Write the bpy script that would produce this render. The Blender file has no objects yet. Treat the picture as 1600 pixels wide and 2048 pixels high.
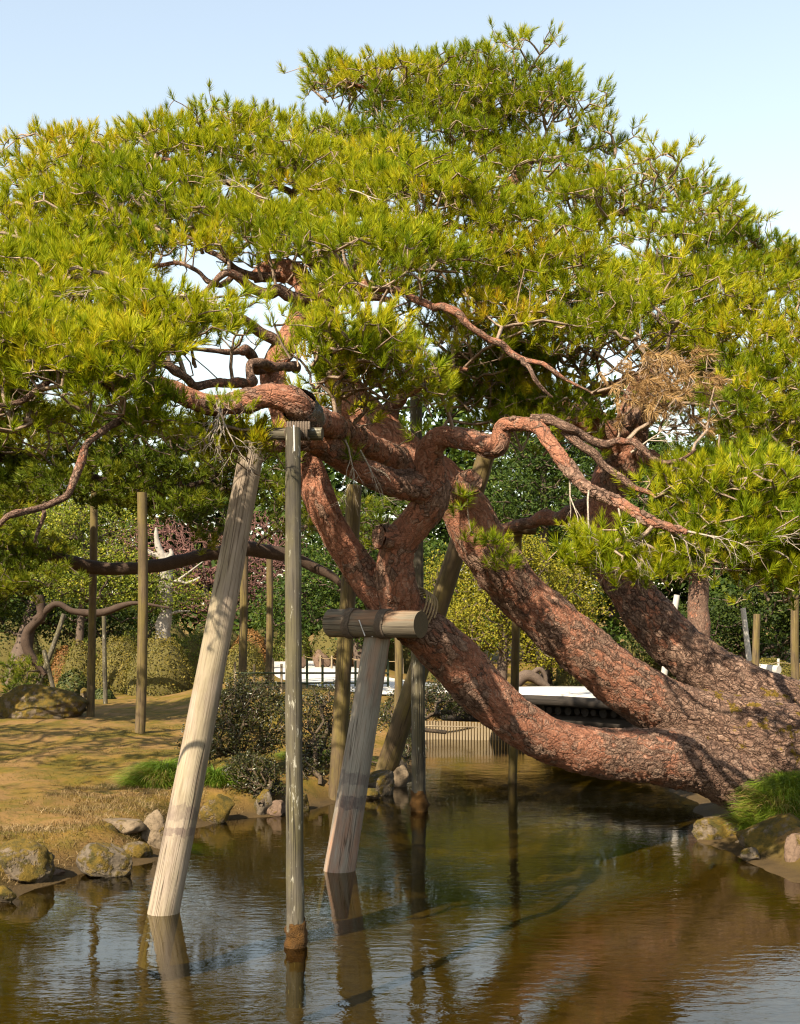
import bpy, math, random
import numpy as np
from mathutils import Vector

# ------------------------------------------------------------------ camera, sky, sun, exposure
sc = bpy.context.scene
FPX, CX, HY, CAMH = 2400.0, 800.0, 1270.0, 2.2      # focal length, centre and horizon in photo pixels, eye height over water
cam_d = bpy.data.cameras.new('camera')
cam = bpy.data.objects.new('camera', cam_d)
sc.collection.objects.link(cam)
cam.location = (0, 0, CAMH)
cam.rotation_euler = (math.radians(90), 0, 0)
cam_d.sensor_fit = 'HORIZONTAL'
cam_d.sensor_width = 36.0
cam_d.lens = 36.0 * FPX / 1600.0
cam_d.shift_y = (HY - 1024.0) / 1600.0
cam_d.clip_start = 0.05
cam_d.clip_end = 2000.0
sc.camera = cam

SUN = Vector((-0.42, -0.64, 0.64)).normalized()
world = bpy.data.worlds.new('World')
sc.world = world
world.use_nodes = True
wn, wl = world.node_tree.nodes, world.node_tree.links
wn.clear()
sky = wn.new('ShaderNodeTexSky')
sky.sky_type = 'NISHITA'
sky.sun_disc = False
sky.sun_elevation = math.asin(SUN.z)
sky.sun_rotation = math.atan2(SUN.x, SUN.y)
sky.altitude = 0
sky.air_density = 1.7
sky.dust_density = 1.0
sky.ozone_density = 1.0
hs = wn.new('ShaderNodeHueSaturation')
hs.inputs['Saturation'].default_value = 0.68
bgn = wn.new('ShaderNodeBackground')
bgn.inputs['Strength'].default_value = 0.083
wo = wn.new('ShaderNodeOutputWorld')
wl.new(sky.outputs[0], hs.inputs['Color'])
wl.new(hs.outputs[0], bgn.inputs[0])
wl.new(bgn.outputs[0], wo.inputs[0])

sun_d = bpy.data.lights.new('sun', 'SUN')
sun_d.energy = 5.0
sun_d.angle = math.radians(0.5)
sun_d.color = (1.0, 0.88, 0.68)
sun = bpy.data.objects.new('sun', sun_d)
sc.collection.objects.link(sun)
sun.rotation_euler = SUN.to_track_quat('Z', 'Y').to_euler()
sun.location = (-20, -15, 25)

sc.view_settings.view_transform = 'Standard'
sc.view_settings.look = 'None'
sc.view_settings.gamma = 1.0
sc.view_settings.exposure = 1.58
sc.view_settings.use_curve_mapping = False
sc.render.engine = 'CYCLES'
cy = sc.cycles
cy.max_bounces = 7
cy.diffuse_bounces = 3
cy.glossy_bounces = 3
cy.transmission_bounces = 4
cy.transparent_max_bounces = 8
cy.caustics_reflective = False
cy.caustics_refractive = False
cy.sample_clamp_indirect = 6.0
cy.use_denoising = True
try:
    cy.denoiser = 'OPENIMAGEDENOISE'
    cy.denoising_prefilter = 'ACCURATE'
    cy.denoising_input_passes = 'RGB_ALBEDO_NORMAL'
except Exception:
    pass
cy.filter_width = 1.2

rng = np.random.default_rng(7)
random.seed(7)
TAU = 2 * math.pi

# ------------------------------------------------------------------ helpers
def W(px, py, d):
    return np.array([(px - CX) * d / FPX, d, CAMH - (py - HY) * d / FPX])

def G(px, py, z=0.0):
    d = (CAMH - z) * FPX / (py - HY)
    return W(px, py, d)

def hash3(ix, iy, iz, seed=0):
    h = (ix.astype(np.int64) * 374761393 + iy.astype(np.int64) * 668265263 + iz.astype(np.int64) * 2147483647 + seed * 974634777) & 0xFFFFFFFF
    h = ((h ^ (h >> 13)) * 1274126177) & 0xFFFFFFFF
    h = h ^ (h >> 16)
    return (h & 0xFFFFFF) / float(0xFFFFFF)

def vnoise(P, scale=1.0, seed=0):
    P = np.asarray(P, float) * scale
    I = np.floor(P).astype(np.int64)
    F = P - I
    F = F * F * (3 - 2 * F)
    r = 0
    for dx in (0, 1):
        for dy in (0, 1):
            for dz in (0, 1):
                w = (F[:, 0] if dx else 1 - F[:, 0]) * (F[:, 1] if dy else 1 - F[:, 1]) * (F[:, 2] if dz else 1 - F[:, 2])
                r = r + w * hash3(I[:, 0] + dx, I[:, 1] + dy, I[:, 2] + dz, seed)
    return r * 2 - 1

def fbm(P, scale=1.0, octv=4, seed=0):
    a, s, t = 1.0, scale, 0
    for o in range(octv):
        t = t + a * vnoise(P, s, seed + o * 17)
        a *= 0.5
        s *= 2.03
    return t

def sstep(a, b, x):
    t = np.clip((x - a) / (b - a), 0, 1)
    return t * t * (3 - 2 * t)

def unit(v):
    return v / np.maximum(np.linalg.norm(v, axis=-1, keepdims=True), 1e-9)

col = sc.collection
BASE = {}

def raw_mesh(name, V, tris=None, quads=None, attrs=None, smooth=False):
    me = bpy.data.meshes.new(name)
    V = np.ascontiguousarray(V, dtype=np.float32)
    parts, starts, n = [], [], 0
    if quads is not None and len(quads):
        q = np.asarray(quads, dtype=np.int32).reshape(-1, 4)
        parts.append(q.ravel()); starts.append(n + np.arange(len(q)) * 4); n += q.size
    if tris is not None and len(tris):
        t = np.asarray(tris, dtype=np.int32).reshape(-1, 3)
        parts.append(t.ravel()); starts.append(n + np.arange(len(t)) * 3); n += t.size
    me.vertices.add(len(V))
    me.vertices.foreach_set('co', V.ravel())
    loops = np.concatenate(parts).astype(np.int32)
    st = np.concatenate(starts).astype(np.int32)
    me.loops.add(len(loops))
    me.loops.foreach_set('vertex_index', loops)
    me.polygons.add(len(st))
    me.polygons.foreach_set('loop_start', st)
    if smooth:
        me.polygons.foreach_set('use_smooth', np.ones(len(st), dtype=bool))
    me.update(calc_edges=True)
    for k, a in (attrs or {}).items():
        a = np.ascontiguousarray(a, dtype=np.float32)
        if a.ndim == 1:
            at = me.attributes.new(k, 'FLOAT', 'POINT'); at.data.foreach_set('value', a)
        else:
            at = me.attributes.new(k, 'FLOAT_VECTOR', 'POINT'); at.data.foreach_set('vector', a.ravel())
    return me

def link(name, me, mat, parent=None, base=None):
    o = bpy.data.objects.new(name, me)
    col.objects.link(o)
    if mat is not None and len(me.materials) == 0:
        me.materials.append(mat)
    if parent is not None:
        o.parent = parent
    BASE[o] = np.zeros(3) if base is None else base
    return o

def mk(name, V, tris=None, quads=None, mat=None, parent=None, attrs=None, smooth=False, base=None):
    """one mesh object from world-space vertices; children are stored relative to their thing's base"""
    if parent is not None:
        b = BASE[parent]
        me = raw_mesh(name, np.asarray(V) - b, tris, quads, attrs, smooth)
        return link(name, me, mat, parent, b)
    b = np.zeros(3) if base is None else np.asarray(base, float)
    me = raw_mesh(name, np.asarray(V) - b, tris, quads, attrs, smooth)
    o = link(name, me, mat, None, b)
    o.location = b
    return o

def tag(o, label=None, cat=None, group=None, kind=None):
    if label: o['label'] = label
    if cat: o['category'] = cat
    if group: o['group'] = group
    if kind: o['kind'] = kind
    return o

def thing(name, base, label, cat, group=None):
    o = bpy.data.objects.new(name, None)
    o.empty_display_size = 0.2
    col.objects.link(o)
    o.location = base
    BASE[o] = np.asarray(base, float)
    return tag(o, label, cat, group)

def catmull(P, n):
    """P (k,m) control rows -> n rows"""
    P = np.asarray(P, float)
    Q = np.vstack([2 * P[0] - P[1], P, 2 * P[-1] - P[-2]])
    t = np.linspace(0, len(P) - 1, n)
    i = np.minimum(t.astype(int), len(P) - 2)
    u = (t - i)[:, None]
    a, b, c, d = Q[i], Q[i + 1], Q[i + 2], Q[i + 3]
    return 0.5 * (2 * b + (c - a) * u + (2 * a - 5 * b + 4 * c - d) * u * u + (3 * b - a - 3 * c + d) * u ** 3)

def resample(C, step):
    """C (n,4) xyz,r -> evenly spaced along the line"""
    D = catmull(C, max(8, len(C) * 24))
    L = np.concatenate([[0], np.cumsum(np.linalg.norm(np.diff(D[:, :3], axis=0), axis=1))])
    n = max(3, int(L[-1] / step) + 1)
    s = np.linspace(0, L[-1], n)
    R = np.stack([np.interp(s, L, D[:, k]) for k in range(4)], 1)
    return R, s

def frames(P):
    T = unit(np.gradient(P, axis=0))
    N = np.zeros_like(P)
    ref = np.array([0, 0, 1.0]) if abs(T[0, 2]) < 0.9 else np.array([0, -1.0, 0])
    N[0] = unit(np.cross(np.cross(T[0], ref), T[0]))
    for i in range(1, len(P)):
        v = N[i - 1] - T[i] * np.dot(N[i - 1], T[i])
        N[i] = v / max(np.linalg.norm(v), 1e-9)
    return T, N, np.cross(T, N)

def px_line(pts):
    """(px,py,depth,width px) -> xyz,r"""
    return np.array([list(W(x, y, d)) + [w * 0.5 * d / FPX] for x, y, d, w in pts])

def tube(C, step=0.03, nseg=24, lump=0.06, lscale=2.0, seed=0, cap0=True, cap1=True, ripple=0.0):
    R, s = resample(C, step)
    P, r = R[:, :3], np.maximum(R[:, 3], 0.002)
    T, N, B = frames(P)
    th = np.linspace(0, TAU, nseg, endpoint=False)
    dirs = N[:, None, :] * np.cos(th)[None, :, None] + B[:, None, :] * np.sin(th)[None, :, None]
    V = P[:, None, :] + dirs * r[:, None, None]
    flat = V.reshape(-1, 3)
    rr = np.repeat(r, nseg)
    if lump:
        d = fbm(flat, lscale, 3, seed) * lump
        flat = flat + dirs.reshape(-1, 3) * (rr * d)[:, None]
    n = len(P)
    bk = np.stack([np.repeat(s, nseg), (r[:, None] * np.cos(th)).ravel(), (r[:, None] * np.sin(th)).ravel()], 1)
    i = np.arange(n - 1)[:, None] * nseg
    j = np.arange(nseg)[None, :]
    j2 = (j + 1) % nseg
    quads = np.stack([i + j, i + j2, i + nseg + j2, i + nseg + j], -1).reshape(-1, 4)
    tris = []
    Vs, bks = [flat], [bk]
    k = len(flat)
    for on, e, fl in ((cap0, 0, True), (cap1, n - 1, False)):
        if not on:
            continue
        ring = flat[e * nseg:(e + 1) * nseg]
        cen = ring.mean(0)
        # an inner ring plus a centre so that the cut end can be shaded on its own
        Vs.append(ring.copy()); bks.append(bk[e * nseg:(e + 1) * nseg])
        Vs.append(cen[None]); bks.append(np.array([[s[e], 0, 0]]))
        a = k + np.arange(nseg); b = k + (np.arange(nseg) + 1) % nseg; c = np.full(nseg, k + nseg)
        tris.append(np.stack([b, a, c] if fl else [a, b, c], 1))
        k += nseg + 1
    V = np.concatenate(Vs); bk = np.concatenate(bks)
    return V, quads, (np.concatenate(tris) if tris else None), bk, dirs.reshape(-1, 3), R

def merge(parts):
    """list of (V,tris,quads) -> joined"""
    Vs, ts, qs, k = [], [], [], 0
    for V, t, q in parts:
        Vs.append(V)
        if t is not None and len(t): ts.append(np.asarray(t) + k)
        if q is not None and len(q): qs.append(np.asarray(q) + k)
        k += len(V)
    return np.concatenate(Vs), (np.concatenate(ts) if ts else None), (np.concatenate(qs) if qs else None)

def edge_tubes(P0, P1, R0, R1, nseg=4, bend=0.12, sub=2):
    """many short tapered twigs at once"""
    m = len(P0)
    L = np.linalg.norm(P1 - P0, axis=1)
    D = unit(P1 - P0)
    ref = np.where(np.abs(D[:, 2:3]) < 0.8, np.array([[0, 0, 1.0]]), np.array([[1.0, 0, 0]]))
    N = unit(np.cross(D, ref)); B = np.cross(D, N)
    th = np.linspace(0, TAU, nseg, endpoint=False)
    rings = []
    off1 = rng.normal(0, 1, (m, 3)) * (L * bend)[:, None]
    for k in range(sub + 1):
        u = k / sub
        c = P0 + (P1 - P0) * u + off1 * (4 * u * (1 - u) * 0.5)
        r = R0 + (R1 - R0) * u
        rings.append(c[:, None, :] + (N[:, None, :] * np.cos(th)[None, :, None] + B[:, None, :] * np.sin(th)[None, :, None]) * r[:, None, None])
    V = np.stack(rings, 1)            # m, sub+1, nseg, 3
    per = (sub + 1) * nseg
    base = (np.arange(m) * per)[:, None, None]
    k = (np.arange(sub) * nseg)[None, :, None]
    j = np.arange(nseg)[None, None, :]; j2 = (j + 1) % nseg
    q = np.stack([base + k + j, base + k + j2, base + k + nseg + j2, base + k + nseg + j], -1).reshape(-1, 4)
    return V.reshape(-1, 3), q

def network(pts, roots, wpath=0.25, r_tip=0.0035, r_exp=0.42, r_max=0.035):
    """join points to a root skeleton, nearest first; returns edges with pipe-model radii"""
    pts = np.asarray(pts); roots = np.asarray(roots)
    d0 = np.array([np.min(np.sum((roots - p) ** 2, 1)) for p in pts])
    order = np.argsort(d0)
    nr = len(roots)
    X = np.concatenate([roots, np.zeros_like(pts)])
    pl = np.zeros(len(X))
    par = np.full(len(X), -1)
    k = nr
    for i in order:
        p = pts[i]
        d = np.sqrt(np.sum((X[:k] - p) ** 2, 1))
        c = d + wpath * pl[:k] + 0.35 * np.maximum(0, X[:k, 2] - p[2])
        b = int(np.argmin(c))
        X[k] = p; par[k] = b; pl[k] = pl[b] + d[b]
        k += 1
    cnt = np.ones(len(X))
    for i in range(len(X) - 1, nr - 1, -1):
        cnt[par[i]] += cnt[i]
    idx = np.arange(nr, len(X))
    r1 = np.minimum(r_tip * cnt[idx] ** r_exp, r_max)
    r0 = np.minimum(r1 * 1.25, r_max)
    return X[par[idx]], X[idx], r0, r1

# ------------------------------------------------------------------ materials
def newmat(name):
    m = bpy.data.materials.new(name)
    m.use_nodes = True
    m.node_tree.nodes.clear()
    return m

class NT:
    def __init__(s, m):
        s.t = m.node_tree
    def n(s, typ, **kw):
        x = s.t.nodes.new('ShaderNode' + typ)
        for k, v in kw.items():
            setattr(x, k, v)
        return x
    def l(s, a, b):
        s.t.links.new(a, b)
    def attr(s, name, out='Vector'):
        a = s.n('Attribute'); a.attribute_name = name
        return a.outputs[out]
    def noise(s, vec, scale, detail=4, rough=0.55, dist=0.0):
        x = s.n('TexNoise'); x.inputs['Scale'].default_value = scale; x.inputs['Detail'].default_value = detail
        x.inputs['Roughness'].default_value = rough; x.inputs['Distortion'].default_value = dist
        if vec is not None: s.l(vec, x.inputs['Vector'])
        return x.outputs['Fac']
    def mapping(s, vec, scale=(1, 1, 1), loc=(0, 0, 0)):
        x = s.n('Mapping'); x.inputs['Scale'].default_value = scale; x.inputs['Location'].default_value = loc
        s.l(vec, x.inputs['Vector'])
        return x.outputs[0]
    def ramp(s, fac, stops, interp='LINEAR'):
        x = s.n('ValToRGB'); x.color_ramp.interpolation = interp
        e = x.color_ramp.elements
        while len(e) < len(stops): e.new(0.5)
        for k, (p, c) in enumerate(stops):
            e[k].position = p
            e[k].color = (c, c, c, 1) if np.isscalar(c) else (*c, 1)
        s.l(fac, x.inputs[0])
        return x.outputs[0]
    def mix(s, fac, a, b, mode='MIX'):
        x = s.n('Mix', data_type='RGBA', blend_type=mode)
        x.clamp_factor = True
        for v, i in ((fac, 0), (a, 6), (b, 7)):
            if isinstance(v, (int, float)): x.inputs[i].default_value = v if i == 0 else (v, v, v, 1)
            elif isinstance(v, tuple): x.inputs[i].default_value = (*v, 1)
            else: s.l(v, x.inputs[i])
        return x.outputs[2]
    def math(s, op, a, b=None, c=None):
        x = s.n('Math', operation=op)
        for v, i in ((a, 0), (b, 1), (c, 2)):
            if v is None: continue
            if isinstance(v, (int, float)): x.inputs[i].default_value = v
            else: s.l(v, x.inputs[i])
        return x.outputs[0]
    def vadd(s, a, b, scale=1.0):
        m = s.n('VectorMath', operation='MULTIPLY_ADD')
        s.l(b, m.inputs[0]); m.inputs[1].default_value = (scale,) * 3; s.l(a, m.inputs[2])
        return m.outputs[0]
    def bump(s, h, strength=0.5, dist=0.01, normal=None):
        x = s.n('Bump'); x.inputs['Strength'].default_value = strength; x.inputs['Distance'].default_value = dist
        s.l(h, x.inputs['Height'])
        if normal is not None: s.l(normal, x.inputs['Normal'])
        return x.outputs[0]
    def bsdf(s, colr, rough=0.8, normal=None, spec=0.3):
        x = s.n('BsdfPrincipled')
        if isinstance(colr, tuple): x.inputs['Base Color'].default_value = (*colr, 1)
        else: s.l(colr, x.inputs['Base Color'])
        if isinstance(rough, (int, float)): x.inputs['Roughness'].default_value = rough
        else: s.l(rough, x.inputs['Roughness'])
        x.inputs['Specular IOR Level'].default_value = spec
        if normal is not None: s.l(normal, x.inputs['Normal'])
        return x.outputs[0]
    def out(s, sh, disp=None):
        o = s.n('OutputMaterial')
        s.l(sh, o.inputs['Surface'])
        if disp is not None: s.l(disp, o.inputs['Displacement'])

def mat_bark(name, fine=1.0, disp=True, young=False):
    """flaky red pine bark: grey-brown plates over orange-red skin, dark cracks; attribute 'age' 0 red .. 1 grey"""
    m = newmat(name); t = NT(m)
    bk = t.attr('bk')
    age = t.attr('age', 'Fac')
    wn_ = t.n('TexNoise'); wn_.inputs['Scale'].default_value = 9 * fine; wn_.inputs['Detail'].default_value = 3
    t.l(bk, wn_.inputs['Vector'])
    sub = t.n('VectorMath', operation='SUBTRACT'); t.l(wn_.outputs['Color'], sub.inputs[0]); sub.inputs[1].default_value = (.5, .5, .5)
    warp = t.vadd(t.mapping(bk, (0.45, 1, 1)), sub.outputs[0], 0.13 / fine)
    vo = t.n('TexVoronoi', feature='DISTANCE_TO_EDGE'); vo.inputs['Scale'].default_value = 17 * fine
    t.l(warp, vo.inputs['Vector'])
    vc = t.n('TexVoronoi', feature='F1'); vc.inputs['Scale'].default_value = 17 * fine
    t.l(warp, vc.inputs['Vector'])
    vo2 = t.n('TexVoronoi', feature='DISTANCE_TO_EDGE'); vo2.inputs['Scale'].default_value = 38 * fine
    t.l(warp, vo2.inputs['Vector'])
    plate = t.ramp(vo.outputs['Distance'], [(0.0, 0.0), (0.07, 0.75), (0.22, 1.0)])
    plate2 = t.ramp(vo2.outputs['Distance'], [(0.0, 0.0), (0.14, 1.0)])
    sepc = t.n('SeparateColor'); t.l(vc.outputs['Color'], sepc.inputs[0])
    # which plates have flaked off
    patch = t.noise(bk, 1.7, 5, 0.62, 0.6)
    redf = t.math('SUBTRACT', t.math('ADD', t.math('MULTIPLY', patch, 1.5), t.math('MULTIPLY', sepc.outputs[0], 0.34)), t.math('ADD', t.math('MULTIPLY', age, 0.50), 0.56))
    redm = t.ramp(redf, [(0.02, 0.0), (0.16, 1.0)])
    fine_n = t.noise(bk, 60, 5, 0.6)
    mid_n = t.noise(bk, 7, 4, 0.6)
    grey = t.mix(mid_n, (0.085, 0.048, 0.034), (0.26, 0.155, 0.110))
    grey = t.mix(t.math('MULTIPLY', sepc.outputs[1], 0.5), grey, (0.34, 0.225, 0.160))
    red = t.mix(mid_n, (0.185, 0.062, 0.034), (0.38, 0.175, 0.105))
    cc = t.mix(redm, grey, red)
    cc = t.mix(t.ramp(fine_n, [(0.35, 0.55), (0.6, 0.0)]), cc, (0.075, 0.042, 0.030))
    vc2 = t.n('TexVoronoi', feature='F1'); vc2.inputs['Scale'].default_value = 42 * fine
    t.l(warp, vc2.inputs['Vector'])
    sep2 = t.n('SeparateColor'); t.l(vc2.outputs['Color'], sep2.inputs[0])
    cc = t.mix(t.ramp(sep2.outputs[0], [(0.0, 0.38), (0.45, 0.0)]), cc, (0.060, 0.032, 0.022))
    cc = t.mix(t.ramp(sep2.outputs[1], [(0.72, 0.0), (1.0, 0.38)]), cc, (0.40, 0.28, 0.21))
    crack = t.math('MULTIPLY', plate, t.math('ADD', t.math('MULTIPLY', plate2, 0.5), 0.5))
    crack = t.mix(redm, crack, t.math('ADD', t.math('MULTIPLY', crack, 0.35), 0.65))
    vb = t.n('TexVoronoi', feature='DISTANCE_TO_EDGE'); vb.inputs['Scale'].default_value = 12 * fine
    t.l(warp, vb.inputs['Vector'])
    bigp = t.ramp(vb.outputs['Distance'], [(0.0, 0.2), (0.06, 0.85), (0.2, 1.0)])
    oldm = t.ramp(age, [(0.35, 0.0), (0.85, 1.0)])
    crack = t.math('MULTIPLY', crack, t.mix(oldm, 1.0, bigp))
    crack = t.math('MAXIMUM', crack, t.ramp(t.noise(bk, 5, 4, 0.6), [(0.45, 0.0), (0.65, 0.7)]))
    cc = t.mix(crack, (0.034, 0.018, 0.012), cc)
    # moss where the attribute says so, broken up
    moss = t.attr('moss', 'Fac')
    mm = t.ramp(t.math('ADD', t.math('MULTIPLY', moss, 0.9), t.math('MULTIPLY', t.noise(bk, 6, 5, 0.65), 0.9)), [(0.98, 0.0), (1.16, 1.0)])
    mosc = t.mix(t.noise(bk, 40, 3), (0.045, 0.036, 0.006), (0.17, 0.100, 0.012))
    cc = t.mix(mm, cc, mosc)
    h = t.math('ADD', t.math('MULTIPLY', t.math('MULTIPLY', plate, t.math('ADD', t.math('MULTIPLY', sepc.outputs[2], 0.8), 0.5)), 1.0), t.math('MULTIPLY', fine_n, 0.35))
    h = t.math('ADD', h, t.math('MULTIPLY', t.math('MULTIPLY', plate2, sep2.outputs[2]), 0.55))
    h = t.math('ADD', h, t.math('MULTIPLY', t.math('MULTIPLY', bigp, oldm), 1.1))
    hr = t.mix(redm, h, t.math('MULTIPLY', h, 0.55))
    nrm = t.bump(fine_n, 0.6, 0.012) if disp else t.bump(hr, 0.9, 0.02 / fine)
    sh = t.bsdf(cc, 0.85, nrm, 0.15)
    if disp:
        dn = t.n('Displacement'); dn.inputs['Scale'].default_value = 0.016 / fine; dn.inputs['Midlevel'].default_value = 0.6
        t.l(hr, dn.inputs['Height'])
        t.out(sh, dn.outputs[0])
        m.displacement_method = 'BOTH'
    else:
        t.out(sh)
    return m

def mat_twig(name, a=(0.20, 0.115, 0.075), b=(0.44, 0.34, 0.26), rough=0.85):
    m = newmat(name); t = NT(m)
    g = t.n('NewGeometry').outputs['Position']
    c = t.mix(t.noise(g, 7, 4), a, b)
    c = t.mix(t.ramp(t.noise(g, 90, 3), [(0.4, 0.6), (0.55, 0.0)]), c, tuple(x * 0.35 for x in a))
    t.out(t.bsdf(c, rough, t.bump(t.noise(g, 120, 3), 0.6, 0.005), 0.15))
    return m

def mat_leaf(name, stops, trans=0.35, rough=0.45, spec=0.35, tcol=(1.0, 1.0, 0.55)):
    """leaf or needle: colour from the 'tone' attribute, light shining through"""
    m = newmat(name); t = NT(m)
    c = t.ramp(t.attr('tone', 'Fac'), stops)
    p = t.n('BsdfPrincipled')
    t.l(c, p.inputs['Base Color']); p.inputs['Roughness'].default_value = rough; p.inputs['Specular IOR Level'].default_value = spec
    tr = t.n('BsdfTranslucent')
    t.l(t.mix(1.0, c, tcol, 'MULTIPLY'), tr.inputs['Color'])
    mx = t.n('MixShader'); mx.inputs[0].default_value = trans
    t.l(p.outputs[0], mx.inputs[1]); t.l(tr.outputs[0], mx.inputs[2])
    t.out(mx.outputs[0])
    return m

def mat_wood(name, c1, c2, dark=(0.05, 0.035, 0.022), lichen=None, crackw=0.5, bands=None, bandcol=(0.10, 0.075, 0.065), green=None, greenamt=0.0, red=None, redamt=0.0):
    """round timber: long grain, drying cracks, blotches; 'bk' = (metres along, across, across)"""
    m = newmat(name); t = NT(m)
    bk = t.attr('bk')
    g1 = t.noise(t.mapping(bk, (1.2, 34, 34)), 1.0, 5, 0.6)
    g2 = t.noise(t.mapping(bk, (3.5, 120, 120)), 1.0, 3, 0.6)
    blotch = t.noise(t.mapping(bk, (1.0, 3.2, 3.2)), 1.5, 4, 0.6, 0.6)
    c = t.mix(g1, c1, c2)
    c = t.mix(t.ramp(blotch, [(0.38, 0.0), (0.68, 0.75)]), c, tuple(x * 0.55 for x in c1))
    if red: c = t.mix(t.ramp(t.noise(t.mapping(bk, (0.8, 5, 5), (3, 1, 2)), 1.6, 3, 0.6), [(0.5, 0.0), (0.68, redamt)]), c, red)
    if green: c = t.mix(t.ramp(t.noise(t.mapping(bk, (1.4, 4, 4), (5, 2, 7)), 1.4, 4, 0.65), [(0.42, 0.0), (0.62, greenamt)]), c, green)
    c = t.mix(t.ramp(g2, [(0.32, 0.55), (0.52, 0.0)]), c, dark)
    cr = t.noise(t.mapping(bk, (0.22, 13, 13), (1.7, 3.1, 0.4)), 1.0, 2, 0.5)
    line = t.math('ABSOLUTE', t.math('SUBTRACT', cr, 0.5))
    crack = t.ramp(line, [(0.0, 1.0), (0.010 * crackw + 0.004, 0.0)])
    c = t.mix(t.math('MULTIPLY', crack, 0.9), c, tuple(x * 0.6 for x in dark))
    if lichen:
        lm = t.noise(t.mapping(bk, (6, 26, 26)), 1.0, 5, 0.7)
        c = t.mix(t.ramp(lm, [(0.60, 0.0), (0.66, 0.85)]), c, lichen)
    if bands:
        sx = t.n('SeparateXYZ'); t.l(t.vadd(bk, t.n('TexNoise').outputs['Color'], 0.0), sx.inputs[0])
        s_ = t.math('ADD', sx.outputs[0], t.math('MULTIPLY', t.math('SUBTRACT', t.noise(bk, 7, 4, 0.7), 0.5), 0.22))
        for (b0, b1, amt) in bands:
            mid, hw = (b0 + b1) / 2, (b1 - b0) / 2
            dd = t.math('ABSOLUTE', t.math('SUBTRACT', s_, mid))
            f = t.ramp(t.math('DIVIDE', dd, hw * 1.3), [(0.65, amt), (0.9, 0.0)])
            f = t.math('MULTIPLY', f, t.ramp(t.noise(t.mapping(bk, (9, 14, 14)), 1.0, 4, 0.7), [(0.35, 0.35), (0.6, 1.0)]))
            c = t.mix(f, c, bandcol)
    h = t.math('SUBTRACT', t.math('ADD', t.math('MULTIPLY', g1, 0.5), t.math('MULTIPLY', g2, 0.4)), t.math('MULTIPLY', crack, 1.5))
    t.out(t.bsdf(c, 0.8, t.bump(h, 0.6, 0.012), 0.2))
    return m

def mat_simple(name, c1, c2, scale=8, rough=0.85, bump=0.4, bscale=40, bdist=0.01, spec=0.2):
    m = newmat(name); t = NT(m)
    g = t.n('NewGeometry').outputs['Position']
    c = t.mix(t.noise(g, scale, 5, 0.6), c1, c2)
    t.out(t.bsdf(c, rough, t.bump(t.noise(g, bscale, 4, 0.6), bump, bdist), spec))
    return m

def mat_rock(name, c1, c2, moss=0.5, mcol=((0.042, 0.034, 0.006), (0.165, 0.098, 0.012)), top=0.3):
    m = newmat(name); t = NT(m)
    geo = t.n('NewGeometry'); g = geo.outputs['Position']
    oi = t.n('ObjectInfo')
    g = t.vadd(g, oi.outputs['Location'], 3.7)
    n1 = t.noise(g, 4, 6, 0.65, 0.5)
    n2 = t.noise(g, 30, 5, 0.65)
    c = t.mix(n1, c1, c2)
    c = t.mix(t.ramp(n2, [(0.3, 0.6), (0.55, 0.0)]), c, tuple(x * 0.35 for x in c1))
    c = t.mix(t.ramp(t.noise(g, 11, 4, 0.6), [(0.62, 0.0), (0.72, 0.4)]), c, (0.27, 0.235, 0.185))
    sx = t.n('SeparateXYZ'); t.l(geo.outputs['Normal'], sx.inputs[0])
    f = t.math('ADD', t.noise(g, 5.5, 5, 0.7), t.math('MULTIPLY', sx.outputs[2], top * 0.3))
    mm = t.ramp(f, [(0.68 - moss * 0.3, 0.0), (0.76 - moss * 0.3, 1.0)])
    mc = t.mix(t.noise(g, 26, 4, 0.7), mcol[0], mcol[1])
    mc = t.mix(t.ramp(t.noise(g, 8, 4, 0.65), [(0.42, 0.0), (0.62, 0.8)]), mc, (0.026, 0.026, 0.006))
    c = t.mix(mm, c, mc)
    h = t.math('ADD', t.math('MULTIPLY', n1, 0.6), t.math('ADD', t.math('MULTIPLY', n2, 0.35), t.math('MULTIPLY', mm, t.noise(g, 70, 4, 0.7))))
    t.out(t.bsdf(c, 0.85, t.bump(h, 0.8, 0.03), 0.2))
    return m

# ------------------------------------------------------------------ ground, pond, path
POND = np.array([(-9, -4), (-9, 4), (-6.2, 7.0), (-4.3, 8.9)] +
                [tuple(G(x, y)[:2]) for x, y in ((0, 1800), (60, 1772), (170, 1742), (300, 1722), (385, 1655), (450, 1640), (560, 1628), (700, 1600), (765, 1572), (822, 1556))] +
                [(0.35, 22.0), (0.45, 26.0), (2.6, 26.0), (3.3, 23.5), (3.9, 19.0), (4.0, 16.0), (3.55, 13.9)] +
                [tuple(G(x, y)[:2]) for x, y in ((1410, 1682), (1480, 1705), (1540, 1738), (1600, 1762))] +
                [(4.6, 9.2), (6.2, 6.0), (9, -4)])
POND2 = np.array([(-19, 37.5), (-11.5, 37.6), (-10.2, 40), (-9.4, 42.5), (-12, 44.5), (-20, 45)])
PATHL = np.array([(-4.4, 56), (-2.9, 42), (-1.7, 33), (0.2, 27.0), (2.9, 24.4), (5.6, 24.2), (7.6, 26), (10, 29), (15, 34), (24, 40)], float)
ZP = 1.0

def seg_dist(P, A, B):
    AB = B - A
    u = np.clip(((P - A) @ AB) / (AB @ AB), 0, 1)
    return np.linalg.norm(P - (A + u[:, None] * AB), axis=1)

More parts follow.
